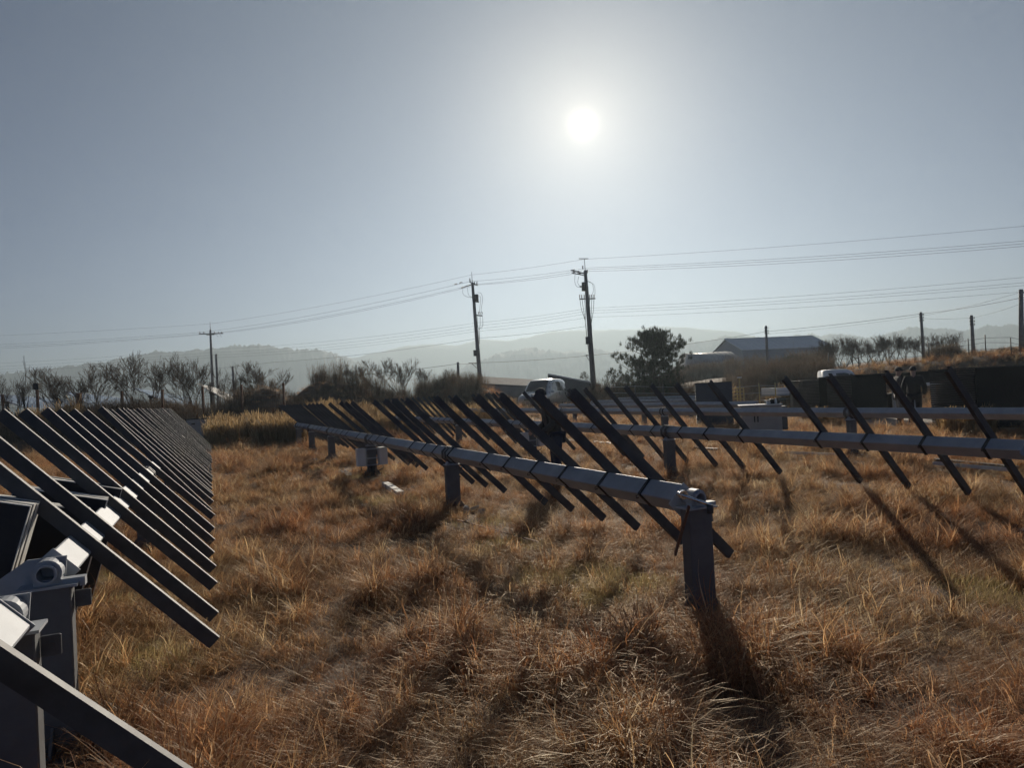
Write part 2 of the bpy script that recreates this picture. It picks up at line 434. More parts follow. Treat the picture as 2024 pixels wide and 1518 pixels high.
# bearings: a ring on a stub shaft at row ends, a strapped saddle where the tube runs through
b = MB()
b.box((-.115, -.075, -.068), (.125, .075, -.056)); b.box((-.055, -.030, -.0565), (.055, .030, -.030))
b.ring((0, 0, 0), .062, .046, .075, 22); b.ring((0, .06, 0), .0455, .036, .24, 22)
b.box((.0555, -.028, -.0563), (.15, .028, -.036)); b.box((.128, -.0285, -.078), (.1505, .0285, -.037))
me_ring = b.mesh('bearing', M['steel'])
b = MB(); out = [(.07, .06), (.06, -.045), (-.06, -.055), (-.20, -.135), (-.255, -.10), (-.245, -.045), (-.09, .06)]
b.prism(out, 1, .042, .054); me_lever = b.mesh('lever_plate', M['steel'])
b = MB(); b.tube([(0, -.012, 0), (0, .012, 0)], .013, 6, sm=False); me_bolt = b.mesh('bolt', M['bolt'])
b = MB(); b.box((-.10, -.07, -.145), (.10, .07, -.132)); b.prism([(-.085, -.132), (.085, -.132), (.05, -.085), (-.05, -.085)], 1, -.045, .045)
me_saddle = b.mesh('saddle', M['steel'])
b = MB(); w_ = HT + .016
b.ring((0, 0, 0), w_ * 1.36, w_ * 1.22, .05, 8); me_strap = b.mesh('saddle_strap', M['steel_dark'])
def tracker(label, lat, s0, s1, zc, tilt, rails, posts, group='solar tracker rows', drive=None, detail=True, jit=.6, rz=0.0, lever=False):
    root = empty('solar_tracker', rowpos(lat, s0), -AZ, label, 'solar tracker', group)
    tb = MB(); tb.prism(sq, 1, 0, s1 - s0)
    tube = tb.build('torque_tube', M['steel'], root, (0, 0, zc), (0, tilt, 0))
    for y in (-.005, s1 - s0 + .005):
        e = MB(); e.bbox((-.082, -.004, -.115), (.082, .004, .08), .002); e.build('end_plate', M['steel'], tube, (0, y, 0))
    for r in rails:
        s, dt = (r if isinstance(r, tuple) else (r, U(-jit, jit)))
        o = inst('rail', me_rail, root, (0, s - s0, zc + rz), (0, tilt + math.radians(dt), math.radians(U(-.35, .35))))
        inst('clamp', me_clamp, o, (math.sin(tilt) * rz, 0, -math.cos(tilt) * rz))
    for i, s in enumerate(posts):
        y = s - s0; end = s < s0 or s > s1
        pz = zc + .02; top = pz - .068 if end else zc - .145
        w = rowpos(lat, s); g = gz(w.x, w.y)
        po = inst('post', me_post, root, (0, y, top - PZ), None)
        if end:
            inst('bearing', me_ring, po, (0, 0, PZ + .068), (0, 0, 0 if s < s0 else math.pi))
            if lever:
                lv_ = inst('lever_plate', me_lever, po, (0, 0, PZ + .068))
                for q in ((-.222, -.085), (-.19, -.105)): inst('bolt', me_bolt, lv_, (q[0], .036, q[1]))
        else:
            inst('saddle', me_saddle, po, (0, 0, PZ + .145))
            if detail:
                for yy in (-.06, .06): inst('saddle_strap', me_strap, po, (0, yy, PZ + .145), (0, tilt + math.pi / 8, 0))
        bp_ = inst('base_plate', me_gusset, po, (0, 0, g + .015 - (top - PZ)))
        if detail:
            for ax in (-.165, .165):
                for ay in (-.125, .125): inst('anchor_bolt', me_anchor, bp_, (ax, ay, 0))
            inst('footing', me_foot[i % 3], root, (0, y, g + .02), (0, 0, rnd() * 6))
        e = MB(); e.bbox((.097, -.006, -.05), (.165, .006, .03), .003); e.ring((.135, 0, -.01), .016, .009, .02, 10)
        e.build('ear_tab', M['steel_post'], po, (0, .03, PZ - .07))
    if drive:
        y = drive - s0; px_ = 0
        for sx in (-1, 1):
            q = MB(); q.bbox((-.085, -.10, -.18), (.085, .10, .18), .008)
            bx_ = q.build('control_box', M['white_metal'], root, (px_ + sx * .225, y - .03, .44))
            q = MB(); q.box((-.06, -.104, -.15), (.06, -.1005, .15)); q.build('lid', M['white_metal'], bx_)
            q = MB(); q.tube([(0, 0, -.18), (0, 0, -.26), (-sx * .09, .0, -.30)], .012, 6); q.build('conduit', M['black'], bx_)
        q = MB()
        for zz in (.27, .41, .60): q.box((-.135, -.085, zz - .012), (.135, -.060, zz + .012))
        q.box((-.128, -.082, .25), (-.108, -.0605, .62)); q.box((.108, -.082, .25), (.128, -.0605, .62))
        q.build('box_bracket', M['steel'], root, (px_, y, 0))
        q = MB(); q.tube([(0, -.07, .25), (.01, -.075, .05)], .055, 10); q.build('drive_motor', M['black'], root, (px_, y, 0))
    return root
A_T, B_T, C_T = .8319, .7792, .8444
A_rails = [4.38, 4.9, 5.74, 6.35, (7.03, 1.0), 7.65, 8.38, (9.3, -1), (10.12, 2.4)]
s = 10.12
while s < 26.5:
    s += U(.58, .76); A_rails.append((s, random.choice((-.8, 0, 0, .5, .9, 2.2))))
B_rails = [4.25, 4.84, 5.53, 6.14, 6.82, 7.47, 8.73, 9.43, 9.98, 10.66, 12.48, 13.13, 13.72, 14.98, 16.35, 17.01, 17.77, 18.38, 19.36, 20.47, 21.18, 22.04, 22.98, 23.86, 24.26, 25.24, 25.99, 26.70]
C_rails = [4.33, 5.0, 5.73, 6.41, 7.81, 8.58, 9.24, 10.0, 10.65, 11.4, 12.06, 13.5, 14.2, 15.58, 16.08, 16.54, 17.56, 18.99, 19.6, 21.08, 21.67, 22.32, 22.99, 23.7, 24.5, 25.2, 26.0, 26.7, 27.4]
trA = tracker('long bare tracker frame at left edge with many slanting channel rails', -.726, 3.93, 27, .85, A_T, A_rails, [3.82, 8.9, 14, 19.1, 24.2], jit=.35, rz=-.03, lever=True)
trZ = tracker('bare tracker frame cut off by bottom left corner of picture', -.726, -3.2, 2.98, .85, A_T, [-2.4, -1.6, -.9, 0.0, .7, 1.4, (2.54, -1.7)], [-2.6, 3.10], rz=-.03, lever=True)
trB = tracker('bare tracker row running from the large central post to the reeds', 2.999, 3.86, 27, .80, B_T, B_rails, [3.74, 8.88, 14.0, 19.05, 23.0, 26.6], drive=14.0, rz=-.012)
trC = tracker('second bare tracker row reaching the right picture edge with slanting rails', 7.218, 3.98, 28.6, .79, C_T, C_rails, [3.9, 9.62, 15.1, 20.5, 28.4], drive=15.1, rz=-.012)
trD = tracker('third tracker row, tube without rails in front of the two standing people', 11.6, 2.0, 31, .865, .80, [26.2, 27.1], [4.0, 9.55, 15.6, 21.5, 27.5])
trE = tracker('tracker tube without rails just behind the beige cabinet', 15.4, 16.0, 28.8, .865, .80, [], [16.6, 22, 27.5], detail=False)
trF = tracker('shorter tracker tube without rails, second farthest of the rows', 19.4, 23.6, 32.6, .865, .80, [], [24.2, 31.5], detail=False)
trG = tracker('farthest and shortest tracker tube near the dark tarpaulin box', 23.5, 28.5, 36.2, .88, .80, [], [29.5, 35], detail=False)

# hydraulic lever and drop strut on the central near post
lv = MB(); c = rowpos(2.999 - .08, 3.66, .735)
h0 = at(1338, 975, c.y + .03); h1 = at(1408, 1000, c.y - .05)
rt = empty('socket_wrench', h0, 0, 'long steel ratchet wrench hung on the near end of the central tube', 'wrench')
lv.tube([(0, 0, 0), (h1 - h0) * .45, (h1 - h0) * .97], [.014, .011, .012], 8); lv.build('handle', M['chrome'], rt)
lv = MB(); lv.tube([(h1 - h0) * .93, (h1 - h0) * .93 + Vector((0, 0, -.055))], .022, 10); lv.build('socket', M['steel_dark'], rt)
lv = MB(); lv.ring((0, 0, 0), .03, .016, .03, 14); lv.build('ratchet_head', M['chrome'], rt, (.04, 0, -.012), (0, 0, .3))
a0 = at(1362, 1000, c.y - .09); a1 = at(1334, 1098, c.y - .075)
lv = MB(); dd = (a1 - a0); Mx = dd.to_track_quat('Z', 'Y').to_matrix().to_4x4(); Mx.translation = a0
lv.bbox((-.022, -.008, 0), (.022, .008, dd.length), .003, Mx)
tag(lv.build('flat_bar', M['rust']), 'rusty flat bar hanging against the large central post', 'bar')

# ------------------------------------------------------------------ dismounted panels under the left row
l1, z1 = rowhit(80, 972, 4.25); l0, z0 = rowhit(6, 1225, 4.25)
ang = math.atan2(l1 - l0, z1 - z0)
T_ = .036
def panel_meshes(w, h):
    e = .004; t = T_ - .006
    fr = [MB().box(a, c).mesh('frame_bar', M['alu']) for a, c in (((-w, 0, 0), (0, t, e)), ((-w, 0, h - e), (0, t, h)), ((-w, 0, e), (-w + e, t, h - e)), ((-e, 0, e), (0, t, h - e)))]
    return fr, MB().box((-w + e, -.001, e), (-e, .012, h - e)).mesh('backsheet', M['panel_back']), MB().box((-w + e, .013, e), (-e, t + .001, h - e)).mesh('glass', M['panel_glass'])
for k, (s_, dx, wd_, hh, n_, yaw, od) in enumerate(((4.20, 0, 1.0, 1.16, 6, 0, 'nearest'), (4.86, .20, .55, 1.0, 5, .15, 'second nearest'), (5.50, .22, .55, 1.0, 5, .12, 'third'), (6.2, .24, .55, 1.0, 5, .15, 'farthest'))):
    base = rowpos(l0 + dx - z0 * math.tan(ang), s_); base.z = gz(base.x, base.y) + .02
    r = empty('panel_bundle', base, 0, od + ' upright bundle of black solar panels under the left tracker', 'solar panels', 'panel bundles under the left tracker')
    r.rotation_euler = (0, ang, -AZ + yaw)
    fr, bk, gl = panel_meshes(wd_, hh)
    for j in range(n_):
        o = inst('panel', bk, r, (U(-.006, .006), j * T_, U(-.004, .004)))
        for f_ in fr: inst('frame_bar', f_, o)
        inst('glass', gl, o)

# ------------------------------------------------------------------ power poles and lines
def pole(name, label, px, py_top, Y, r0=.19, r1=.11, lean=0.0, rod=.9, group='concrete utility poles', base_px=None):
    top = at(px, py_top, Y); bx_ = at(base_px, 760, Y).x if base_px else top.x
    base = Vector((bx_, Y, gz(bx_, Y)))
    r = empty(name, base, 0, label, 'utility pole', group)
    v = top - base
    sh = MB(); sh.tube([v * 0 - Vector((0, 0, .3)), v * .5, v * (1 - rod / v.length if rod else 1)], [r0, (r0 + r1) / 2, r1], 14); sh.build('shaft', M['pole'], r)
    if rod:
        q = MB(); q.tube([v * (1 - rod / v.length), v], [.03, .018], 6); q.build('ground_rod', M['steel_dark'], r)
    return r, base, v
def insul(parent, p, ax=(0, 0, 1), n=3, r=.055):
    q = MB(); ax = Vector(ax).normalized(); L_ = .07 * n
    pts, rad = [], []
    for k in range(n):
        pts += [p + ax * (k * .07), p + ax * (k * .07 + .03), p + ax * (k * .07 + .045)]; rad += [.028, r, .028]
    q.tube(pts, rad, 8); return q.build('insulator', M['porcelain'], parent)
def bar(parent, a, b, w=.05, name='crossarm', m_='steel_dark'):
    q = MB(); q.tube([a, b], w, 4, sm=False); return q.build(name, M[m_], parent)
def loop(parent, pts, r=.013, name='jumper_cable'):
    # smooth through points
    P_ = [Vector(p) for p in pts]; o_ = []
    for i in range(len(P_) - 1):
        p0, p1, p2, p3 = P_[max(i-1, 0)], P_[i], P_[i+1], P_[min(i+2, len(P_)-1)]
        for k in range(6):
            t = k / 6; o_.append(.5 * ((2*p1) + (p2-p0)*t + (2*p0-5*p1+4*p2-p3)*t*t + (3*p1-p0-3*p2+p3)*t**3))
    o_.append(P_[-1]); q = MB(); q.tube(o_, r, 5); return q.build(name, M['wire'], parent)
def rel(px, py, Y, base): return at(px, py, Y) - base
# pole with transformers (centre right)
YA, YB, YC_ = 50.0, 55.0, 75.0
r, b0, v = pole('utility_pole', 'tallest concrete utility pole with two bundles of drop cables near the pine tree', 1155, 511, YA, .22, .12, base_px=1174)
f2 = lambda x, y, dy=0: rel(x, y, YA + dy, b0)
bar(r, f2(1128, 534), f2(1158, 541), .045); bar(r, f2(1130, 539), f2(1160, 545), .04); bar(r, f2(1144, 511, .1), f2(1163, 511, .1), .03)
for (x, y) in ((1130, 534), (1138, 537), (1142, 541), (1133, 538)): insul(r, f2(x, y), (1, 0, .15), 4)
for (x, y) in ((1152, 532), (1161, 540)): insul(r, f2(x, y), (0, 0, 1), 4, .07)
q = MB(); q.tube([f2(1154, 575, -.3), f2(1154, 558, -.3)], [.16, .16], 12); q.build('switch_can', M['steel_dark'], r)
bar(r, f2(1146, 566), f2(1158, 566), .05); bar(r, f2(1145, 591), f2(1177, 590), .045)
for x in (1146, 1150, 1155, 1166, 1170, 1174): insul(r, f2(x, 589), (0, 0, 1), 4, .05)
for a in ([(1137, 541), (1136, 556), (1140, 566), (1150, 568)], [(1144, 546), (1142, 558), (1146, 566)], [(1160, 555), (1170, 560), (1173, 574), (1168, 586)], [(1161, 556), (1174, 563), (1176, 580), (1174, 588)]): loop(r, [f2(x, y, -.25) for x, y in a])
for x0 in (1146, 1150, 1154): loop(r, [f2(x0, 586, -.2), f2(x0 + 3, 610, -.2), f2(1157, 636, -.25), f2(1160, 668, -.3), f2(1164, 700, -.3)], .018, 'drop_cable')
for x0 in (1166, 1170, 1174): loop(r, [f2(x0, 586, -.2), f2(x0 - 1, 612, -.2), f2(1169, 640, -.25), f2(1170, 668, -.3), f2(1172, 720, -.3)], .018, 'drop_cable')
q = MB(); q.box((-.16, -.12, -.27), (.16, .12, .27)); q.build('meter_box', M['steel_dark'], r, f2(1162, 673, -.32))
bar(r, f2(1158, 702), f2(1170, 703), .03); bar(r, f2(1158, 702), f2(1168, 718), .02, 'brace')
# pole left of it
r, b1, v = pole('utility_pole', 'leaning concrete utility pole with a transformer can beside the dry hump', 932, 537, YB, .20, .11, base_px=951)
f1 = lambda x, y, dy=0: rel(x, y, YB + dy, b1)
bar(r, f1(911, 569), f1(936, 561), .04); bar(r, f1(928, 557), f1(944, 564), .045)
for (x, y) in ((898, 562), (908, 559), (913, 568), (920, 566)): insul(r, f1(x, y), (1, 0, .2), 4)
for (x, y) in ((929, 556), (938, 563), (943, 563)): insul(r, f1(x, y), (0, 0, 1), 4, .07)
q = MB(); q.tube([f1(942, 596, -.25), f1(941.5, 582, -.25)], [.17, .17], 12); q.build('transformer_can', M['steel_dark'], r)
bar(r, f1(938, 596), f1(947, 597), .05); bar(r, f1(941, 623), f1(954, 624), .05)
for x in (946, 949, 953): insul(r, f1(x, 621), (0, 0, 1), 3, .05)
for a in ([(915, 569), (915, 580), (922, 586), (934, 588)], [(924, 568), (926, 582), (934, 588)], [(944, 578), (951, 580), (954, 592), (951, 612), (953, 620)], [(946, 586), (950, 588), (949, 604), (947, 618)]): loop(r, [f1(x, y, -.2) for x, y in a])
for x0 in (944, 949, 954): loop(r, [f1(x0, 626, -.1), f1(x0, 644, -.2), f1(947, 653, -.3), f1(948, 680, -.3)], .016, 'drop_cable')
q = MB(); q.box((-.13, -.1, -.24), (.13, .1, .24)); q.build('meter_box', M['steel_dark'], r, f1(939, 698, -.25))
bar(r, f1(926, 718), f1(945, 718), .035); bar(r, f1(933, 719), f1(944, 729), .022, 'brace')
# far left T pole
r, b2, v = pole('utility_pole', 'distant utility pole with one wide crossarm above the left bare trees', 415, 636, YC_, .19, .10, base_px=420)
f3 = lambda x, y, dy=0: rel(x, y, YC_ + dy, b2)
bar(r, f3(393, 660), f3(441, 659), .05); bar(r, f3(408, 662), f3(424, 661), .05)
for x in (395, 403, 424, 432, 438): insul(r, f3(x, 659), (0, 0, 1), 3, .08)
for a in ([(426, 661), (430, 664), (431, 666)], [(434, 661), (437, 664), (437, 667)]): loop(r, [f3(x, y) for x, y in a])
# plain smaller poles
for (px, pt, Y, bp, lb) in ((427, 700, 62, 430, 'short plain pole just right of the distant crossarm pole'), (460, 724, 58, 462, 'thin grey pole standing before the greenish mound at left'),
                            (1514, 644, 58, 1519, 'plain timber pole in front of the blue grey warehouse'), (1820, 617, 52, 1829, 'timber pole rising among the bare orchard trees at right'),
                            (1920, 623, 46, 1928, 'slim timber pole on the embankment beside the wire fence'), (2018, 572, 40, 2023, 'thick pole with stacked insulators at the right picture edge'),
                            (905, 716, 50, 906, 'small stub post sticking out of the dry hump'), (624, 738, 45, 625, 'small dark stick post on top of the brown mound')):
    big = Y < 48 and px > 1950
    r, bq, v = pole('timber_pole', lb, px, pt, Y, .13 if not big else .15, .09 if not big else .11, rod=0, group='plain poles', base_px=bp)
    if px > 1500:
        for k in range(3 if not big else 4): insul(r, v + Vector((.14, -.05, -.25 - k * .22)), (0, 0, 1), 2, .05); insul(r, v + Vector((-.14, -.05, -.25 - k * .22)), (0, 0, 1), 2, .05)
# off-frame poles that carry the lines on
r, bR, vR = pole('utility_pole', 'utility pole out of view to the right carrying the lines on', 2560, 392, 36, .22, .12)
r, bL, vL = pole('utility_pole', 'utility pole out of view to the left carrying the lines on', -620, 668, 98, .19, .11)
def wire(label, pts, rad=.013, sag=.012, group='overhead wires', cat='cable', name='power_line'):
    W3 = [at(x, y, Y) for x, y, Y in pts]; o_ = []
    for a, c in zip(W3, W3[1:]):
        L_ = (c - a).length
        for k in range(16):
            t = k / 16; p = a.lerp(c, t); p.z -= 4 * sag * L_ * t * (1 - t); o_.append(p)
    o_.append(W3[-1]); q = MB(); q.tube([p - W3[0] for p in o_], rad * .75, 5)
    o = q.build(name, M['wire'], None, W3[0]); return tag(o, label, cat, group)
wire('topmost thin guard wire over the pole tops', [(2560, 392, 36), (1156, 512, YA), (932, 543, YB), (415, 640, YC_), (-620, 672, 98)], .010, .008)
wire('upper wire of the three high lines below the guard wire', [(2560, 425, 36), (1163, 529, YA), (930, 556, YB), (397, 657, YC_), (-620, 686, 98)], .012, .010)
wire('middle wire of the three high lines below the guard wire', [(2560, 430, 36.3), (1164, 532, YA), (938, 562, YB), (424, 658, YC_), (-620, 690, 98)], .012, .011)
wire('lowest wire of the three high lines below the guard wire', [(2560, 434, 36.6), (1165, 536, YA), (943, 563, YB), (438, 658, YC_), (-620, 694, 98)], .012, .012)
for k, nm in enumerate(('uppermost', 'second', 'third', 'lowest')):
    wire(nm + ' of four thin parallel wires halfway up the two tall poles', [(2560, (492, 506, 512, 527)[k], 36), (1163, (609, 614, 619, 627)[k], YA), (941, (638, 644, 650, 655)[k], YB), (416, (690, 697, 702, 707)[k], YC_), (-620, (728, 734, 740, 745)[k], 98)], .0095, .010)
wire('telephone cable slung from tall pole down past the leaning pole', [(1157, 645, YA), (950, 668, YB), (540, 716, 66), (60, 745, 90)], .014, .010)
wire('black cable running low from right edge pole to both tall poles', [(2020, 588, 40), (1820, 620, 52), (1516, 655, 58), (1162, 703, YA), (945, 717, YB), (905, 719, 50), (700, 742, 50)], .018, .008)
wire('faint upper wire between the small poles at right', [(2018, 577, 40), (1822, 624, 52), (1516, 660, 58)], .010, .010)
wire('faint lower wire between the small poles at right', [(2018, 600, 40), (1921, 628, 46), (1822, 629, 52)], .009, .012)

# ------------------------------------------------------------------ vehicles
def loft(stations):
    """stations along local Y (front at -Y): (y, zb, zbelt, zroof, w, wr)"""
    rings = []
    for (y, zb, ze, zr, w, wr) in stations:
        h = [(w * .93, zb), (w, zb + .12), (w * 1.01, (zb + ze) / 2), (w, ze), (wr + (w - wr) * .1, zr - (zr - ze) * .12), (wr * .9, zr - .01), (wr * .45, zr + .015)]
        rings.append([(x, y, z) for x, z in h] + [(-x, y, z) for x, z in h[::-1]])
    n = len(rings[0]); vs = [p for r_ in rings for p in r_]; fs = []
    for i in range(len(rings) - 1):
        for k in range(n):
            j = (k + 1) % n; fs.append((i*n+k, (i+1)*n+k, (i+1)*n+j, i*n+j))
    fs += [tuple(range(n)), tuple(range(len(vs) - 1, len(vs) - n - 1, -1))]
    return vs, fs
def interp(st, y):
    for a, c in zip(st, st[1:]):
        if a[0] <= y <= c[0]:
            t = (y - a[0]) / (c[0] - a[0]); return [a[i] + (c[i] - a[i]) * t for i in range(6)]
    return st[-1]
def side_window(st, y0, y1, sx, lo=.06, hi=.14):
    vs = []
    for y in (y0, (y0 + y1) / 2, y1):
        _, zb, ze, zr, w, wr = interp(st, y)
        xr = wr + (w - wr) * .1; zt = zr - (zr - ze) * .12
        for t in (lo, 1 - hi):
            x = w + (xr - w) * t + .006; z = ze + (zt - ze) * t; vs.append((sx * x, y, z))
    q = MB(); q.poly(vs, [(0, 2, 3, 1), (2, 4, 5, 3)] if sx > 0 else [(0, 1, 3, 2), (2, 3, 5, 4)])
    vs2 = [(x - sx * .012, y, z) for x, y, z in vs]; q.poly(vs2, [(0, 1, 3, 2), (2, 3, 5, 4)] if sx > 0 else [(0, 2, 3, 1), (2, 4, 5, 3)])
    return q
def wheel(parent, x, y, r_=.33, wdt=.2):
    t = MB()
    pr = [(.62, -.5), (.92, -.5), (1, -.38), (1, .38), (.92, .5), (.62, .5)]; n = 22; vs, fs = [], []
    for k in range(n):
        w = 2 * math.pi * k / n
        for a, c in pr: vs.append((c * wdt, a * r_ * math.cos(w), a * r_ * math.sin(w)))
    for k in range(n):
        j = (k + 1) % n
        for i in range(6): fs.append((k*6+i, j*6+i, j*6+(i+1) % 6, k*6+(i+1) % 6))
    t.poly(vs, fs, False); o = t.build('wheel', M['black'], parent, (x, y, r_))
    d = MB(); d.tube([(-wdt * .42, 0, 0), (wdt * .42, 0, 0)], r_ * .61, 18); d.build('rim', M['steel'], o)
    return o
# van
VY = 46.0
vb = P(1072, VY); van = empty('van', vb, math.radians(-22), 'silver minivan parked nose towards us behind the tracker rows', 'van')
vst = [(0, .42, .66, .74, .74, .60), (.10, .26, .74, .84, .86, .70), (.45, .22, .86, .96, .93, .78), (1.05, .22, .98, 1.10, .96, .82), (1.55, .22, 1.04, 1.56, .97, .78), (2.05, .22, 1.06, 1.86, .97, .76), (2.9, .22, 1.06, 1.95, .97, .77), (4.3, .22, 1.06, 1.94, .97, .77), (4.95, .24, 1.04, 1.86, .95, .76), (5.12, .40, 1.0, 1.72, .90, .72)]
vst = [(y - 2.5, *r_) for y, *r_ in vst]
q = MB(); vs, fs = loft(vst); q.poly(vs, fs, True); body = q.build('body', M['silver_car'], van)
q = MB()
wsv = []
for (y, t) in ((1.10, 0), (1.55, .5), (2.0, 1)):
    _, zb, ze, zr, w, wr = interp(vst, y - 2.5)
    for x in (-wr * .86, -wr * .4, wr * .4, wr * .86): wsv.append((x, y - 2.5 - .012, zr + .014 + (.012 if abs(x) < wr * .5 else -.004)))
q.poly(wsv, [(i*4+k, i*4+k+1, i*4+5+k, i*4+4+k) for i in range(2) for k in range(3)], True); q.build('windscreen', M['glass'], van)
for sx in (-1, 1):
    for y0, y1 in ((-.72, .12), (.2, 1.22), (1.3, 2.2)): side_window(vst, y0, y1, sx).build('window', M['glass'], van)
    q = MB(); q.bbox((-.11, -.03, -.07), (.11, .05, .07), .02); q.build('wing_mirror', M['silver_car'], van, (sx * 1.06, -1.0, 1.08))
    q = MB(); q.bbox((-.17, -.02, -.07), (.17, .05, .07), .02); q.build('headlight', M['lamp'], van, (sx * .60, -2.42, .68), (0, 0, -sx * .25))
    for y in (-1.6, 1.55): wheel(van, sx * .87, y)
    for y in (-.1, 1.1): q = MB(); q.bbox((-.008, -.09, -.015), (.012, .09, .015), .004); q.build('door_handle', M['chrome'], van, (sx * .975, y, .98))
q = MB(); q.bbox((-.42, -.02, -.06), (.42, .02, .06), .01); q.build('grille', M['black'], van, (0, -2.5, .62))
# flatbed truck
TY = 37.0
tb_ = P(1603, TY); truck = empty('flatbed_truck', tb_, math.radians(97), 'small white flatbed truck partly hidden behind wrapped panel stacks', 'truck')
# local -Y is forward; rotated so forward is +X
cst = [(-2.45, .40, 1.02, 1.12, .80, .76), (-2.38, .34, 1.05, 1.30, .84, .76), (-2.05, .32, 1.08, 1.82, .85, .70), (-1.80, .32, 1.08, 1.95, .85, .70), (-1.2, .32, 1.08, 1.97, .85, .70), (-.85, .34, 1.08, 1.95, .84, .70)]
q = MB(); vs, fs = loft(cst); q.poly(vs, fs, True); q.build('cab', M['white_car'], truck)
for sx in (-1, 1):
    side_window(cst, -2.0, -1.02, sx, .04, .12).build('window', M['glass'], truck)
    q = MB(); q.bbox((-.07, -.03, -.13), (.07, .03, .13), .015); q.build('wing_mirror', M['black'], truck, (sx * 1.02, -2.1, 1.25))
    for y in (-1.75, 1.35): wheel(truck, sx * .72, y, .31, .18)
q = MB()
for x in (-.62, -.2, .2, .62): pass
_, zb, ze, zr, w, wr = interp(cst, -2.3); a_ = [(-.62, -2.375, 1.14), (.62, -2.375, 1.14), (.60, -2.06, 1.80), (-.60, -2.06, 1.80)]
q.poly([(x, y - .035, z + .01) for x, y, z in a_], [(0, 1, 2, 3)]); q.poly([(x, y - .022, z) for x, y, z in a_], [(3, 2, 1, 0)]); q.build('windscreen', M['glass'], truck)
q = MB(); q.bbox((-.85, -.78, .72), (.85, 2.45, .80), .01); q.build('bed_floor', M['steel'], truck)
for sx in (-1, 1):
    q = MB(); q.bbox((-.018, -.78, .801), (.018, 2.45, 1.14), .006); o = q.build('side_board', M['white_car'], truck, (sx * .83, 0, 0))
    for zz in (.86, .97, 1.08): q = MB(); q.box((-.026, -.76, zz - .012), (.026, 2.43, zz + .012)); q.build('rib', M['white_car'], o)
q = MB(); q.bbox((-.81, 2.41, .801), (.81, 2.445, 1.14), .006); q.build('tail_board', M['white_car'], truck)
q = MB(); q.bbox((-.80, -.80, .80), (.80, -.76, 1.5), .006); q.build('head_board', M['white_car'], truck)
q = MB(); q.box((-.4, -2.2, .42), (-.3, 2.35, .58)); q.box((.3, -2.2, .42), (.4, 2.35, .58)); q.box((-.5, .2, .38), (.5, .9, .7)); q.build('chassis', M['black'], truck)

# ------------------------------------------------------------------ wrapped stacks of panels
def panel_stack(label, px, Y, yaw, wl, wd2, h, n=26, back='wrap'):
    b = P(px, Y); r = empty('panel_stack', b, yaw, label, 'panel stack', 'wrapped stacks of panels on pallets')
    q = MB()                                         # front-left corner at origin, +X along the black face
    for yy in (.04, wd2 / 2 - .05, wd2 - .14): q.box((.02, yy, .095), (wl - .02, yy + .1, .12)); 
    for xx in (.03, wl / 2 - .05, wl - .13): q.box((xx, .03, .0), (xx + .1, wd2 - .03, .094))
    q.build('pallet', M['wood'], r)
    q = MB(); dz = (h - .125) / n
    for k in range(n):
        o_ = U(-.008, .008); p_ = U(-.006, .006)
        q.box((o_, .012 + p_, .125 + k * dz), (wl + o_, wd2 + p_, .125 + k * dz + dz * .78))
    o = q.build('panel_layers', M['stack_edge'], r); o['kind'] = 'stuff'
    q = MB()                                          # black wrap over the long face and top edge, sagging a little
    nx_, nz_ = 12, 9; vs = []
    for layer in (0, 1):
        for j in range(nz_ + 1):
            for i in range(nx_ + 1):
                x = .05 * 0 + wl * i / nx_; z = .10 + (h - .09) * j / nz_
                y = -.022 - .012 * noise.noise((x * 2.2, z * 2.2, px)) + layer * .008
                vs.append((x, y, z))
    m_ = (nx_ + 1) * (nz_ + 1); fs = []
    for layer in (0, 1):
        for j in range(nz_):
            for i in range(nx_):
                a = layer * m_ + j * (nx_ + 1) + i; f_ = (a, a + 1, a + nx_ + 2, a + nx_ + 1); fs.append(f_ if not layer else f_[::-1])
    q.poly(vs, fs, True); q.build('black_sheet', M[back], r)
    q = MB(); q.bbox((-.02, -.03, h + .002), (wl + .02, wd2 + .02, h + .03), .006); q.build('cover_board', M['stack_edge'], r)
    return r
panel_stack('tall dark panel stack at the right picture edge beside the standing people', 1928, 16.6, math.radians(28), 2.3, 1.1, 1.60)
panel_stack('dark wrapped panel stack just left of the two standing people', 1682, 23.4, math.radians(17), 1.5, 1.15, 1.58)
panel_stack('leftmost tall dark panel stack in front of the white truck', 1618, 25.2, math.radians(17), 1.5, 1.05, 1.56)
panel_stack('lower blue grey stack at the left end of the tall stacks', 1586, 27.5, math.radians(8), .8, 1.0, 1.45, back='navy_tarp')
panel_stack('navy covered panel stack behind the beige cabinet', 1374, 24.3, math.radians(-14), 1.25, 1.1, 1.58, back='navy_tarp')
# trestle with sheets behind the people
b = P(1800, 24.0); tr_ = empty('sheet_trestle', b, math.radians(10), 'dark sheet piled trestle with pale beam behind the standing people', 'trestle')
q = MB(); q.bbox((0, 0, 1.22), (1.9, 1.1, 1.62), .02); q.build('sheet_pile', M['wrap'], tr_)
q = MB(); q.bbox((.2, -.06, 1.10), (1.75, .02, 1.215), .006); q.build('beam', M['alu'], tr_)
for x in (.08, 1.72):
    for y in (.05, .95): q = MB(); q.bbox((x, y, -.05), (x + .14, y + .1, 1.2), .006); q.build('leg', M['steel'], tr_)
q = MB(); q.bbox((.3, 1.4, -.02), (1.6, 2.2, .85), .03); q.build('back_pile', M['wrap'], tr_)

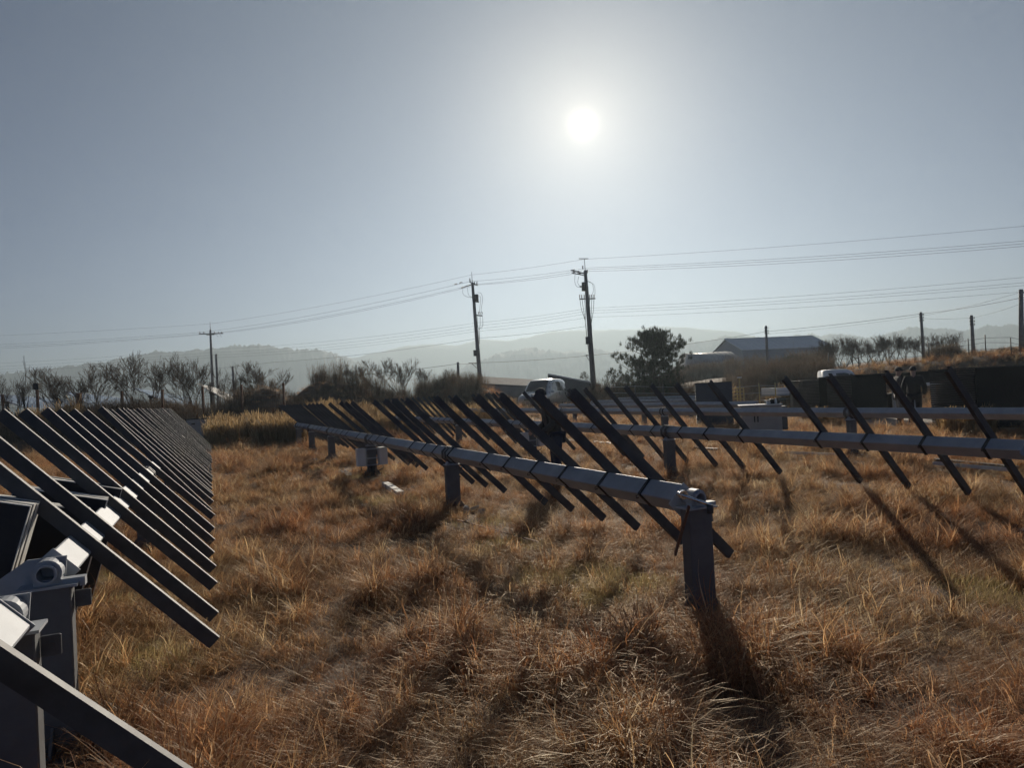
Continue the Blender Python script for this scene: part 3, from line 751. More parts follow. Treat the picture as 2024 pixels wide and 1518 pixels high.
# beige electrical cabinet
cb = P(1462, 18.6); c_ = empty('electrical_cabinet', cb, math.radians(-12), 'beige two door electrical cabinet standing among the right tracker rows', 'cabinet')
q = MB(); q.bbox((0, 0, .06), (1.05, .55, .90), .008); q.build('body', M['beige'], c_)
q = MB(); q.bbox((-.03, -.03, .905), (1.08, .58, .935), .006); q.build('roof', M['white_metal'], c_)  # sun glare on the cabinet top, put in as white colour
for x0, x1, hx in ((.02, .375, .335), (.385, 1.03, .42)):
    q = MB(); q.bbox((x0, -.018, .10), (x1, -.002, .88), .004); o = q.build('door', M['beige'], c_)
    q = MB(); q.bbox((hx - .014, -.05, .46), (hx + .014, -.018, .66), .005); q.build('handle', M['black'], o)
q = MB(); q.box((-.02, -.02, -.1), (1.07, .57, .06)); q.build('plinth', M['concrete'], c_)
q = MB(); q.bbox((1.056, .06, .22), (1.20, .5, .86), .01); q.build('side_box', M['steel_dark'], c_)
q = MB()
for k in range(5): q.box((1.2005, .12, .36 + k * .06), (1.206, .44, .385 + k * .06))
q.build('vent', M['black'], c_)
cw = cb.copy()
Rz = Matrix.Rotation(math.radians(-12), 4, 'Z')
def on_cab(x, y, z): return cb + (Rz @ Vector((x, y, z)))
q = MB(); q.bbox((-.18, -.12, 0), (.18, .12, .10), .01); q.bbox((-.05, -.1, .1), (.15, .1, .135), .01)
tag(q.build('tool_case', M['black'], None, on_cab(.86, .3, .937), (0, 0, -.1)), 'black tool case lying on the beige cabinet', 'case')
for k, (x, hh) in enumerate(((.70, .10), (.76, .09), (.93, .16))):
    q = MB(); q.tube([(0, 0, 0), (0, 0, hh * .6), (0, 0, hh * .75), (0, 0, hh)], [.03, .03, .014, .014], 10)
    tag(q.build('bottle', M['white_metal'], None, on_cab(x, .12, .937)), ('left small white bottle on the beige cabinet', 'right small white bottle on the beige cabinet', 'tallest white bottle on the beige cabinet')[k], 'bottle', 'bottles on the cabinet')

# pale inverter board at the end of the left row
bb = P(402, 28.2); s_b = empty('inverter_box', bb, math.radians(16), 'pale inverter board with dark frame at the far end of left tracker', 'inverter')
q = MB(); q.bbox((-.72, 0, .15), (0, .12, 1.12), .008); q.build('board', M['beige'], s_b)
q = MB(); q.bbox((-.74, -.02, 1.125), (.16, .14, 1.165), .006); q.build('top_rail', M['black'], s_b)
for x in (.02, .12): q = MB(); q.bbox((x, 0, -.05), (x + .035, .05, 1.12), .005); q.build('post', M['black'], s_b)
q = MB(); q.bbox((-.52, -.03, .92), (-.38, -.001, .98), .004); q.build('name_plate', M['black'], s_b)

# yellow racks and thin fence on the right
def rack(label, px, Y, yaw, w, h, rows_, mt='yellow'):
    r = empty('steel_rack', P(px, Y), yaw, label, 'rack', 'faded steel racks')
    for yy in (0, .9):
        for x in (0, w): q = MB(); q.box((x - .025, yy - .025, -.05), (x + .025, yy + .025, h)); q.build('upright', M[mt], r)
        for k in range(rows_):
            z = h - .04 - k * (h - .25) / max(1, rows_ - 1); q = MB(); q.box((.026, yy - .018, z - .02), (w - .026, yy + .018, z + .02)); q.build('rung', M[mt], r)
    for x in (0, w): q = MB(); q.box((x - .018, .026, h - .07), (x + .018, .874, h - .03)); q.build('end_bar', M[mt], r)
    return r
rack('pale yellow ladder rack nearest the navy covered stack', 1416, 33.0, math.radians(4), .72, 1.50, 6)
rack('rusty yellow rack behind the navy stack, lower and wider', 1436, 34.0, math.radians(2), .85, 1.30, 7)
fp = empty('wire_fence', P(1462, 34.5), 0, 'thin yellowish wire fence behind the racks and truck bed', 'fence')
b0_ = P(1462, 34.5)
for k, (px, Y, h) in enumerate(((1462, 34.5, 1.75), (1500, 35.2, 1.45), (1532, 35.6, 1.45), (1380, 36, 1.4), (1310, 37, 1.4), (1255, 38, 1.4), (1205, 39, 1.4))):
    g = P(px, Y) - b0_; q = MB(); q.tube([g - Vector((0, 0, .1)), g + Vector((0, 0, h))], .045 if k == 0 else .028, 8); q.build('post', M['yellow' if k < 3 else 'steel_dark'], fp)
    if k == 0: q = MB(); q.box((-.1, -.05, h), (.1, .05, h + .06)); q.build('cap', M['alu'], fp, g)
seq = [(1205, 39), (1255, 38), (1310, 37), (1380, 36), (1462, 34.5), (1500, 35.2), (1532, 35.6), (1590, 36)]
for zz in (.55, .95, 1.3):
    q = MB(); q.tube([P(px, Y) - b0_ + Vector((0, 0, zz + U(-.04, .04))) for px, Y in seq], .010, 4); q.build('wire', M['steel'], fp)
q = MB()
for k in range(7):
    a = k / 6 * math.pi; q.v.append((.35 * math.cos(a * 1.0), .12 * math.sin(a * 2), .12 * math.sin(a))); q.v.append((.35 * math.cos(a), .12 * math.sin(a * 2) + .35, .10 * math.sin(a)))
for k in range(6): q.f.append([2*k, 2*k+1, 2*k+3, 2*k+2]); q.mi.append(0); q.smooth.append(True)
tp = q.build('tarpaulin', M['blue_tarp'], None, P(1266, 36.5, .55)); tag(tp, 'small scrap of blue tarpaulin caught on the far wire fence', 'tarpaulin')
md = tp.modifiers.new('thickness', 'SOLIDIFY'); md.thickness = .02

# ------------------------------------------------------------------ buildings
def gable(name, label, cat, c, yaw, length, width, eave, ridge, wall, roof, ribs=0, doors=()):
    r = empty(name, c, yaw, label, cat)
    hw = width / 2
    q = MB(); q.prism([(-hw, -.6), (hw, -.6), (hw, eave), (0, ridge - .06), (-hw, eave)], 0, 0, length); q.build('wall', M[wall], r)
    for sg in (-1, 1):
        q = MB(); sl = (ridge - eave) / hw
        q.prism([(0, ridge), (sg * (hw + .3), eave - .3 * sl), (sg * (hw + .3), eave - .3 * sl + .08), (0, ridge + .08)], 0, -.25, length + .25)
        o = q.build('roof', M[roof], r)
        if ribs:
            q = MB()
            for k in range(ribs):
                x = length * (k + .5) / ribs; q.prism([(0, ridge + .081), (sg * (hw + .3), eave - .3 * sl + .081), (sg * (hw + .3), eave - .3 * sl + .12), (0, ridge + .12)], 0, x - .03, x + .03)
            q.build('roof_ribs', M[roof], o)
    q = MB(); q.prism([(-.2, ridge + .05), (.2, ridge + .05), (0, ridge + .16)], 0, -.26, length + .26); q.build('ridge_cap', M[roof], r)
    for (x0, x1, z0, z1) in doors:
        q = MB(); q.box((x0, -hw - .05, z0), (x1, -hw - .003, z1)); q.build('door', M['dark_sheet'], r)
    return r
wc = at(1457, 730, 95); wc.z = 0
wl_ = (at(1621, 730, 99).x - at(1457, 730, 95).x)
gable('warehouse', 'blue grey metal warehouse with pale pitched roof behind the orchard', 'warehouse', Vector((wc.x, 99, 0)), math.radians(10), wl_ + .3, 9.0, at(1457, 690, 95).z - .15, at(1440, 676, 99).z + .35, 'blue_wall', 'blue_roof', 16, ((4.5, 7.5, 0, 3),))
M['plastic'] = mat('old_plastic_film', (.30, .31, .31), (.40, .41, .40), .45, 0, 1)
gc = at(1356, 730, 84)
r = empty('greenhouse', (gc.x, 84, 0), math.radians(6), 'low pale plastic greenhouse between pine tree and warehouse', 'greenhouse')
q = MB(); gh = at(1400, 697, 84).z; pr = [(3.6 * math.cos(w), (gh * .45) * math.sin(w) + gh * .55) for w in [math.pi * k / 14 for k in range(15)]]
q.prism([(-3.6, 0)] + pr[::-1] + [(3.6, 0)], 0, 0, at(1436, 700, 84).x - gc.x + .4, sm=True); q.build('plastic_cover', M['plastic'], r)
q = MB()
for k in range(9):
    x = k * (at(1436, 700, 84).x - gc.x) / 8; q.tube([(x, p_[0] * 1.004, p_[1] * 1.004 + .01) for p_ in pr], .03, 4)
q.build('hoops', M['steel'], r)
M['grey_roof'] = mat('pale_sheet_roof', (.13, .13, .13), (.19, .19, .185), .9, 0, 2, spec=.1)
M['shed_wall'] = mat('grey_shed_wall', (.20, .20, .20), (.27, .27, .265), .7, 0, 2)
# white shed roofs behind the van
def shed(label, pts, Y0, Y1, th, wallm, roofm, front=None):
    """shed given by the image points of its top roof edge; front = offset from that ridge to the front eave"""
    (xl, yl), (xr, yr) = pts
    a, c = at(xl, yl, Y0), at(xr, yr, Y1); org = Vector((a.x, a.y, 0)); a -= org; c -= org
    r = empty('shed', org, 0, label, 'shed')
    back = Vector((.8, 5.5, -.6)); dn = Vector((0, 0, th))
    def slab(V_, nm): q = MB(); q.poly(V_ + [v - dn for v in V_], [(0, 1, 2, 3), (7, 6, 5, 4), (0, 4, 5, 1), (1, 5, 6, 2), (2, 6, 7, 3), (3, 7, 4, 0)]); return q.build(nm, M[roofm], r)
    slab([a, c, c + back, a + back], 'back_roof')
    f_ = Vector(front) if front else Vector((0, 0, 0))
    if front: slab([a + f_ , c + f_, c + Vector((0, -.004, 0)), a + Vector((0, -.004, 0))], 'front_roof')
    q = MB(); ins = Vector((.0, .12, -th - .002)); lo = lambda v: Vector((v.x, v.y, -.3))
    V_ = [a + f_ + ins, c + f_ + ins, c + back + ins * .9, a + back + ins * .9]; q.poly(V_ + [lo(v) for v in V_], [(0, 4, 5, 1), (1, 5, 6, 2), (2, 6, 7, 3), (3, 7, 4, 0)]); q.build('wall', M[wallm], r)
    return r
shed('long low shed with white roof edge left of the van', ((952, 744), (1092, 752)), 53, 56, .14, 'shed_wall', 'grey_roof', (-.3, -3.0, -.55))
shed('dark wedge shaped lean-to with white sloping roof right of the van', ((1083, 738), (1186, 758)), 52, 50, .10, 'dark_sheet', 'white_roof')

# ------------------------------------------------------------------ panel arrays and fence on the left bank
def array_row(label, px, py, px2, py2, Y, length, glass='panel_glass', n=5):
    """row seen end-on: left upper corner (px,py) and right lower corner (px2,py2) of its near edge"""
    a, c = at(px, py, Y), at(px2, py2, Y + .4); w = c - a; wl2 = w.length
    org = Vector((a.x, a.y, gz(a.x, a.y))); r = empty('panel_array', org, 0, label, 'solar array', 'panel arrays on the left bank')
    ux = w.normalized(); uy = Vector((-.30, .95, 0)).normalized(); uy = (uy - ux * uy.dot(ux)).normalized(); uz = ux.cross(uy)
    B_ = Matrix((ux, uy, uz)).transposed().to_4x4(); B_.translation = a - org
    for k in range(n):
        y0 = k * length / n
        q = MB(); q.box((0, y0, -.04), (wl2, y0 + length / n - .02, 0), B_); o = q.build('panel_frame', M['alu'], r)
        q = MB(); q.box((.03, y0 + .03, .001), (wl2 - .03, y0 + length / n - .05, .006), B_); q.build('glass', M[glass], o)
    for y in (.3, length - .4):
        p_ = B_ @ Vector((wl2 * .5, y, -.1)); q = MB(); q.box((p_.x - .06, p_.y - .05, -.3), (p_.x + .06, p_.y + .05, p_.z)); q.build('post', M['steel_dark'], r)
    q = MB(); q.box((wl2 * .5 - .06, 0, -.16), (wl2 * .5 + .06, length, -.042), B_); q.build('torque_tube', M['steel_dark'], r)
    return r
M['array_glass'] = mat('sky_mirroring_glass', (.03, .035, .045), None, .12, 0, spec=.9)
for i, (x0, y0, x1, y1, Y, L_, lb) in enumerate(((-30, 776, 50, 806, 35, 12, 'leftmost shining panel array behind the fence'), (124, 773, 192, 806, 36.5, 12, 'shining panel array behind the thick fence post at left'), (256, 764, 336, 797, 38, 12, 'shining panel array below the widest bare tree'), (389, 757, 446, 790, 39, 9, 'dull brown panel array right of the shining ones'))):
    array_row(lb, x0, y0, x1, y1, Y, L_, 'array_glass' if i < 3 else 'panel_back')
fo = P(0, 32.5); fn = empty('wire_mesh_fence', fo, 0, 'rusty posts and wire mesh fence along the left bank', 'fence')
fps = [(-60, 32.4), (4, 32.4), (73, 32.4), (155, 32.2), (240, 32.0), (320, 31.8), (400, 31.8), (477, 31.9), (560, 32)]
tops = [775, 780, 768, 777, 773, 770, 764, 760, 757]
for k, ((px, Y), ty) in enumerate(zip(fps, tops)):
    g = P(px, Y); t_ = at(px, ty, Y); rr = .09 if px == 155 else .045
    q = MB(); q.box((-rr, -rr, -.2), (rr, rr, t_.z - g.z)); q.build('post', M['rust'], fn, g - fo)
    if px == 73: q = MB(); q.bbox((-.13, -.1, 0), (.13, .1, .3), .01); q.build('small_black_box', M['black'], fn, g - fo + Vector((0, 0, t_.z - g.z - .05)))  # plain black box on top of the post, gives no light
q = MB()
for (a, c) in zip(fps, fps[1:]):
    A3, C3 = P(*a), P(*c); n_ = 22
    for k in range(n_ + 1):
        p_ = A3.lerp(C3, k / n_) - fo; q.tube([p_ + Vector((0, 0, .05)), p_ + Vector((0, 0, 1.35))], .006, 3, cap=False)
    for zz in (.05, .35, .65, .95, 1.2, 1.35): q.tube([A3 - fo + Vector((0, 0, zz)), C3 - fo + Vector((0, 0, zz))], .007, 3, cap=False)
o = q.build('wire_mesh', M['steel_dark'], fn); o['kind'] = 'stuff'
# wire fence on the right embankment
eo = P(1915, 40); en = empty('embankment_fence', eo, 0, 'sagging wire fence with thin posts on top of right embankment', 'fence')
eps = [(1640, 46), (1700, 45), (1760, 44), (1840, 43), (1919, 42), (1952, 41), (2003, 39.5), (2060, 38), (2140, 37)]
for px, Y in eps: q = MB(); q.tube([P(px, Y) - eo - Vector((0, 0, .2)), P(px, Y) - eo + Vector((U(-.05, .05), 0, U(1.05, 1.3)))], .03, 6); q.build('post', M['steel_dark'], en)
for zz in (.4, .75, 1.05): q = MB(); q.tube([P(px, Y) - eo + Vector((0, 0, zz + U(-.05, .05))) for px, Y in eps], .010, 4); q.build('wire', M['steel_dark'], en)

# ------------------------------------------------------------------ things lying in the grass
def lying(name, label, cat, p0, p1, prof, mt, lift=.05, group=None, extra=None):
    a, c = on_z(*p0, .04), on_z(*p1, .04); a.z = gz(a.x, a.y) + lift; c.z = gz(c.x, c.y) + lift
    dd = c - a; Q = dd.to_track_quat('X', 'Z').to_matrix().to_4x4(); q = MB(); q.prism(prof, 0, 0, dd.length, Q)
    r = empty(name, a, 0, label, cat, group); q.build('section', M[mt], r)
    for t in (extra or ()):
        q = MB(); w = max(abs(u_[0]) for u_ in prof) + .006; h_ = max(u_[1] for u_ in prof) + .006
        q.box((dd.length * t - .02, -w, -.01), (dd.length * t + .02, w, h_), Q); q.build('strap', M['steel_dark'], r)
    return r
chan = lambda w, h, t=.006: [(-w, 0), (w, 0), (w, h), (w - t, h), (w - t, t), (-w + t, t), (-w + t, h), (-w, h)][::-1]
boxp = lambda w, h: [(-w, 0), (w, 0), (w, h), (-w, h)][::-1]
lying('steel_offcut', 'pale short steel box section with dark straps lying in grass', 'steel section', (761, 960), (792, 982), boxp(.055, .07), 'white_metal', .06, extra=(.3, .75))
lying('channel_offcut', 'short dark channel piece left of the control boxes', 'steel section', (677, 932), (690, 942), chan(.05, .04), 'alu', .05)
lying('long_rod', 'thin dark rod in grass just right of the pale section', 'rod', (772, 962), (846, 978), boxp(.012, .012), 'rust', .06)
lying('long_rod', 'thin long rod in grass right of the second post', 'rod', (905, 1035), (1066, 1074), boxp(.010, .010), 'rust', .06)
lying('rail_offcut', 'pale rail lying between the right tracker rows', 'rail', (1498, 899), (1664, 905), chan(.03, .05), 'alu', .07)
lying('rail_offcut', 'dark rail lying in grass beneath the right tracker tube', 'rail', (1850, 917), (2010, 930), boxp(.05, .05), 'steel_dark', .08)
lying('rail_offcut', 'pale edged rail lying nearest us below the right tube', 'rail', (1846, 924), (2004, 936), chan(.03, .05), 'alu', .08)
lying('rail_offcut', 'thin rail on the ground behind the central rails', 'rail', (1108, 871), (1250, 884), chan(.03, .04), 'alu', .06)
lying('rail_offcut', 'short rail on the ground right of second row post', 'rail', (1352, 886), (1420, 893), boxp(.04, .05), 'steel_dark', .06)
def rubble(label, px, py, w, n):
    c0 = on_z(px, py, .03); r = empty('concrete_chunk', c0, 0, label, 'rubble', 'concrete bits'); q = MB()
    for k in range(n):
        Mx = Matrix.Translation((U(-w, w), U(-w, w), U(.03, .07))) @ Euler((U(0, 3), U(0, 3), U(0, 3))).to_matrix().to_4x4()
        q.bbox((-U(.03, .07), -U(.02, .05), -.02), (U(.03, .07), U(.02, .05), U(.01, .04)), .008, Mx)
    q.build('pieces', M['concrete'], r); return r
rubble('pale concrete bits in grass beyond the control boxes', 621, 914, .12, 3)
rubble('pale rubble beside second post of the central row', 940, 1013, .15, 4)

# ------------------------------------------------------------------ people
def skin_mesh(name, verts, edges, radii, mt, parent, root=0, sub=2):
    me = bpy.data.meshes.new(name); me.from_pydata([tuple(v) for v in verts], edges, []); me.materials.append(mt)
    o = inst(name, me, parent)
    md = o.modifiers.new('skin', 'SKIN'); md.use_smooth_shade = True
    for i, sv in enumerate(me.skin_vertices[0].data):
        rr = radii[i]; sv.radius = rr if isinstance(rr, tuple) else (rr, rr); sv.use_root = (i == root)
    s_ = o.modifiers.new('smooth', 'SUBSURF'); s_.levels = sub; s_.render_levels = sub
    return o
def person(label, loc, yaw, h, jm, tm, arms, legs, head=(0, 0), hat=True, lean=0.0):
    k = h / 1.75
    r = empty('person', loc, yaw, label, 'person'); V3 = lambda x, y, z: Vector((x, y - lean * max(0, z - .95), z)) * k
    pel, spi, che, nek, hb, ht_ = V3(0, 0, .95), V3(0, -.01, 1.13), V3(0, .0, 1.34), V3(0, .005, 1.49), V3(head[0] * .3, -.015 + head[1] * .3, 1.57), V3(head[0], -.03 + head[1], 1.70)
    sh = [V3(s * .185, .0, 1.41) for s in (-1, 1)]; hp = [V3(s * .095, 0, .90) for s in (-1, 1)]
    el = [V3(*arms[i][0]) for i in (0, 1)]; wr = [V3(*arms[i][1]) for i in (0, 1)]; kn = [V3(*legs[i][0]) for i in (0, 1)]; an = [V3(*legs[i][1]) for i in (0, 1)]
    vs = [pel, spi, che, nek, hb, ht_, sh[0], el[0], wr[0], sh[1], el[1], wr[1], hp[0], kn[0], an[0], hp[1], kn[1], an[1]]
    ed = [(0, 1), (1, 2), (2, 3), (3, 4), (4, 5), (2, 6), (6, 7), (7, 8), (2, 9), (9, 10), (10, 11), (0, 12), (12, 13), (13, 14), (0, 15), (15, 16), (16, 17)]
    rad = [(.13, .1), (.125, .09), (.14, .095), .055, (.075, .085), (.07, .085), .05, .04, .028, .05, .04, .028, .085, .055, .04, .085, .055, .04]
    # hands: palm, four fingers and a thumb on each wrist, on the same continuous body
    for i in (0, 1):
        w_ = wr[i]; d = (wr[i] - el[i]).normalized(); side = Vector((0, -1, 0)); side = (side - d * side.dot(d)).normalized(); nn = d.cross(side)
        o0 = len(vs); vs.append(w_ + d * .05 * k); ed.append((8 if i == 0 else 11, o0)); rad.append((.030, .016)); vs.append(w_ + d * .085 * k); ed.append((o0, o0 + 1)); rad.append((.036, .014))
        for j, (off, ln) in enumerate(((-.027, .060), (-.009, .070), (.009, .066), (.026, .052))):
            b_ = vs[o0 + 1] + side * off * k; q = len(vs)
            vs += [b_ + d * .012 * k, b_ + d * ln * .6 * k + nn * .008 * k, b_ + d * ln * k + nn * .022 * k]; rad += [.0095, .009, .008]; ed += [(o0 + 1, q), (q, q + 1), (q + 1, q + 2)]
        q = len(vs); vs += [vs[o0] + side * .038 * k + d * .012 * k, vs[o0] + side * .05 * k + d * .05 * k]; rad += [.011, .009]; ed += [(o0, q), (q, q + 1)]
    rad = [tuple(c * k for c in x) if isinstance(x, tuple) else x * k for x in rad]
    body = skin_mesh('body', vs, ed, rad, M['skin'], r, 0, 1)
    fc = MB(); hc = hb.lerp(ht_, .55); fc.tube([hc + Vector((0, -.075 * k, .012)), hc + Vector((0, -.108 * k, -.018 * k)), hc + Vector((0, -.085 * k, -.03 * k))], [.008 * k, .016 * k, .012 * k], 6); fc.build('nose', M['skin'], body)
    for s in (-1, 1):
        fc = MB(); fc.tube([hc + Vector((s * .031 * k, -.084 * k, .014)), hc + Vector((s * .031 * k, -.092 * k, .014))], [.012 * k, .006 * k], 8); fc.build('eye', M['hair'], body)
        fc = MB(); fc.tube([hc + Vector((s * .075 * k, .0, .03 * k)), hc + Vector((s * .088 * k, .012 * k, .005)), hc + Vector((s * .077 * k, .0, -.03 * k))], [.008 * k, .014 * k, .008 * k], 6); fc.build('ear', M['skin'], body)
    fc = MB(); fc.tube([hc + Vector((-.022 * k, -.083 * k, -.055 * k)), hc + Vector((0, -.09 * k, -.056 * k)), hc + Vector((.022 * k, -.083 * k, -.055 * k))], .005 * k, 5); fc.build('mouth', M['rust'], body)
    # jacket, trousers
    jv = [V3(0, 0, .86), V3(0, -.01, 1.12), V3(0, .0, 1.34), V3(0, .005, 1.47), sh[0], el[0], wr[0] + (el[0] - wr[0]) * .06, sh[1], el[1], wr[1] + (el[1] - wr[1]) * .06]
    skin_mesh('jacket', jv, [(0, 1), (1, 2), (2, 3), (2, 4), (4, 5), (5, 6), (2, 7), (7, 8), (8, 9)], [tuple(c * k for c in x) for x in ((.185, .14), (.18, .14), (.19, .145), (.085, .085), (.095, .095), (.075, .075), (.055, .055), (.095, .095), (.075, .075), (.055, .055))], M[jm], r, 1)
    tv = [V3(0, 0, .95), hp[0], kn[0], an[0] + Vector((0, 0, .02)), hp[1], kn[1], an[1] + Vector((0, 0, .02))]
    skin_mesh('trousers', tv, [(0, 1), (1, 2), (2, 3), (0, 4), (4, 5), (5, 6)], [tuple(c * k for c in x) for x in ((.15, .12), (.108, .108), (.082, .082), (.068, .068), (.108, .108), (.082, .082), (.068, .068))], M[tm], r, 0)
    for i in (0, 1):
        s_ = MB(); a = an[i]; s_.tube([(a.x, a.y + .05, .055), (a.x, a.y - .02, .06), (a.x, a.y - .13, .04), (a.x, a.y - .19, .028)], [.045, .052, .045, .028], 10); s_.build('shoe', M['black'], r)
    hh = MB(); n = 14; vs2, fs2 = [], []
    top = hc + Vector((0, .006, .02)) * k
    rings = 6
    for j in range(rings + 1):
        ph = math.pi * .58 * j / rings
        for q in range(n):
            w = 2 * math.pi * q / n; rr = .098 * k * math.sin(ph) if j else .001
            vs2.append(top + Vector((rr * math.cos(w) * .92, rr * math.sin(w) * 1.08, .105 * k * math.cos(ph))))
    for j in range(rings):
        for q in range(n): fs2.append((j*n+q, (j+1)*n+q, (j+1)*n+(q+1) % n, j*n+(q+1) % n))
    hh.poly(vs2, fs2, True); hh.build('hat' if hat else 'hair', M['jacket_black' if hat else 'hair'], r)
    if hat:
        hh = MB(); pr_ = [(top + Vector((x * k, y * k, z * k))) for x, y, z in ((-.08, -.07, .0), (-.07, -.155, -.015), (0, -.18, -.012), (.07, -.155, -.015), (.08, -.07, 0))]
        hh.poly(pr_ + [p + Vector((0, 0, .008)) for p in pr_], [(0, 1, 2, 3, 4), (9, 8, 7, 6, 5), (0, 5, 6, 1), (1, 6, 7, 2), (2, 7, 8, 3), (3, 8, 9, 4), (4, 9, 5, 0)]); hh.build('brim', M['jacket_black'], r)
    return r
stand = [[(-.1, -.01, .5), (-.11, .02, .09)], [(.1, -.02, .5), (.12, .0, .09)]]
p1 = P(1806, 19.6); person('person in black jacket and cap standing with back turned beside the right stack', p1, math.radians(150), 1.76, 'jacket_black', 'trouser_dark', [[(-.27, .04, 1.14), (-.24, -.12, .92)], [(.27, .05, 1.14), (.25, -.08, .9)]], stand, head=(0, -.03))
p2 = P(1776, 20.5); person('person in dark grey jacket and pale trousers wearing a white glove', p2, math.radians(75), 1.78, 'jacket_grey', 'trouser_grey', [[(-.26, .02, 1.13), (-.24, -.12, .92)], [(.27, .03, 1.14), (.26, -.06, .9)]], stand, head=(0, -.02))
g_ = MB(); g_.bbox((-.045, -.05, -.09), (.045, .05, .07), .02)
for kx in (-.03, -.01, .01, .03): g_.tube([(kx, -.005, -.085), (kx * 1.1, -.015, -.15)], [.013, .010], 6)
gp = p2 + Matrix.Rotation(math.radians(75), 3, 'Z') @ Vector((-.245, -.14, .86)); tag(g_.build('work_glove', M['glove'], None, gp), 'white work glove on hand of the grey jacketed person', 'glove')
p3 = P(1093, 11.3); person('person in dark jacket and blue jeans half hidden by the central rails', p3, math.radians(-80), 1.66, 'jacket_black', 'denim', [[(-.27, -.06, 1.12), (-.2, -.3, 1.02)], [(.27, -.04, 1.12), (.2, -.28, 1.0)]], stand, head=(0, -.05), lean=.26)

# ------------------------------------------------------------------ plants: shared builders
class PB:
    """ribbons with a colour per vertex"""
    def __init__(s): s.v = []; s.f = []; s.c = []
    def blade(s, p, az, lean, ln, bend, w, col, seg=4, tipw=.15, dark=.55, curl=0.0):
        d = Vector((math.sin(az), math.cos(az), 0)); side = Vector((d.y, -d.x, 0)); th = lean; q = Vector(p); o = len(s.v)
        for i in range(seg + 1):
            t = i / seg; ww = w * (1 - (1 - tipw) * t ** 1.3); cc = 1.0
            s.v += [q - side * ww / 2, q + side * ww / 2]; s.c += [tuple(x * cc for x in col)] * 2
            q = q + (Vector((0, 0, 1)) * math.cos(th) + d * math.sin(th)) * (ln / seg); th += bend / seg * (1 + .8 * t); 
            if curl: d = Matrix.Rotation(curl / seg, 3, 'Z') @ d; side = Vector((d.y, -d.x, 0))
        for i in range(seg): a = o + 2 * i; s.f.append((a, a + 1, a + 3, a + 2))
    def mesh(s, name, mt):
        me = bpy.data.meshes.new(name); me.from_pydata([tuple(v) for v in s.v], [], s.f); me.materials.append(mt)
        ca = me.color_attributes.new('col', 'FLOAT_COLOR', 'POINT')
        ca.data.foreach_set('color', [x for c in s.c for x in (*c, 1.0)]); me.update(); return me
def mix(a, b, t): return tuple(a[i] + (b[i] - a[i]) * t for i in range(3))
def collection(name, meshes):
    c = bpy.data.collections.new(name)
    for i, me in enumerate(meshes):
        o = bpy.data.objects.new('%s_%02d' % (name, i), me); c.objects.link(o)
    return c
def scatter(name, label, cat, pts, coll):
    """one stuff object: instances of the plants in coll on the points (x, y, z, rx, ry, rz, scale, index)"""
    me = bpy.data.meshes.new(name); me.from_pydata([p[:3] for p in pts], [], [])
    a = me.attributes.new('rot', 'FLOAT_VECTOR', 'POINT'); a.data.foreach_set('vector', [c for p in pts for c in p[3:6]])
    a = me.attributes.new('scl', 'FLOAT', 'POINT'); a.data.foreach_set('value', [p[6] for p in pts])
    a = me.attributes.new('idx', 'INT', 'POINT'); a.data.foreach_set('value', [p[7] for p in pts])
    o = inst(name, me); tag(o, label, cat, kind='stuff')
    g = bpy.data.node_groups.new(name, 'GeometryNodeTree'); g.interface.new_socket('Geometry', in_out='INPUT', socket_type='NodeSocketGeometry'); g.interface.new_socket('Geometry', in_out='OUTPUT', socket_type='NodeSocketGeometry')
    n, l = g.nodes, g.links; gi = n.new('NodeGroupInput'); go = n.new('NodeGroupOutput'); ip = n.new('GeometryNodeInstanceOnPoints'); ci = n.new('GeometryNodeCollectionInfo')
    ci.inputs['Collection'].default_value = coll; ci.inputs['Separate Children'].default_value = True; ci.inputs['Reset Children'].default_value = True
    ip.inputs['Pick Instance'].default_value = True
    def na(nm, ty):
        q = n.new('GeometryNodeInputNamedAttribute'); q.data_type = ty; q.inputs['Name'].default_value = nm; return q.outputs['Attribute']
    l.new(gi.outputs[0], ip.inputs['Points']); l.new(ci.outputs[0], ip.inputs['Instance']); l.new(na('idx', 'INT'), ip.inputs['Instance Index']); l.new(na('rot', 'FLOAT_VECTOR'), ip.inputs['Rotation']); l.new(na('scl', 'FLOAT'), ip.inputs['Scale'])
    l.new(ip.outputs[0], go.inputs[0])
    md = o.modifiers.new('plants', 'NODES'); md.node_group = g
    return o
RUST, STRAW, GREY, DARK = (.36, .186, .094), (.70, .495, .29), (.70, .585, .42), (.12, .066, .036)
GREEN, OLIVE = (.27, .245, .095), (.42, .355, .165)
def blade_col(g=0.0):
    t = rnd(); c = mix(RUST, STRAW, rnd() ** 1.9) if t < .70 else (GREY if t < .80 else mix(DARK, RUST, rnd()))
    return mix(c, mix(GREEN, OLIVE, rnd()), g * rnd())
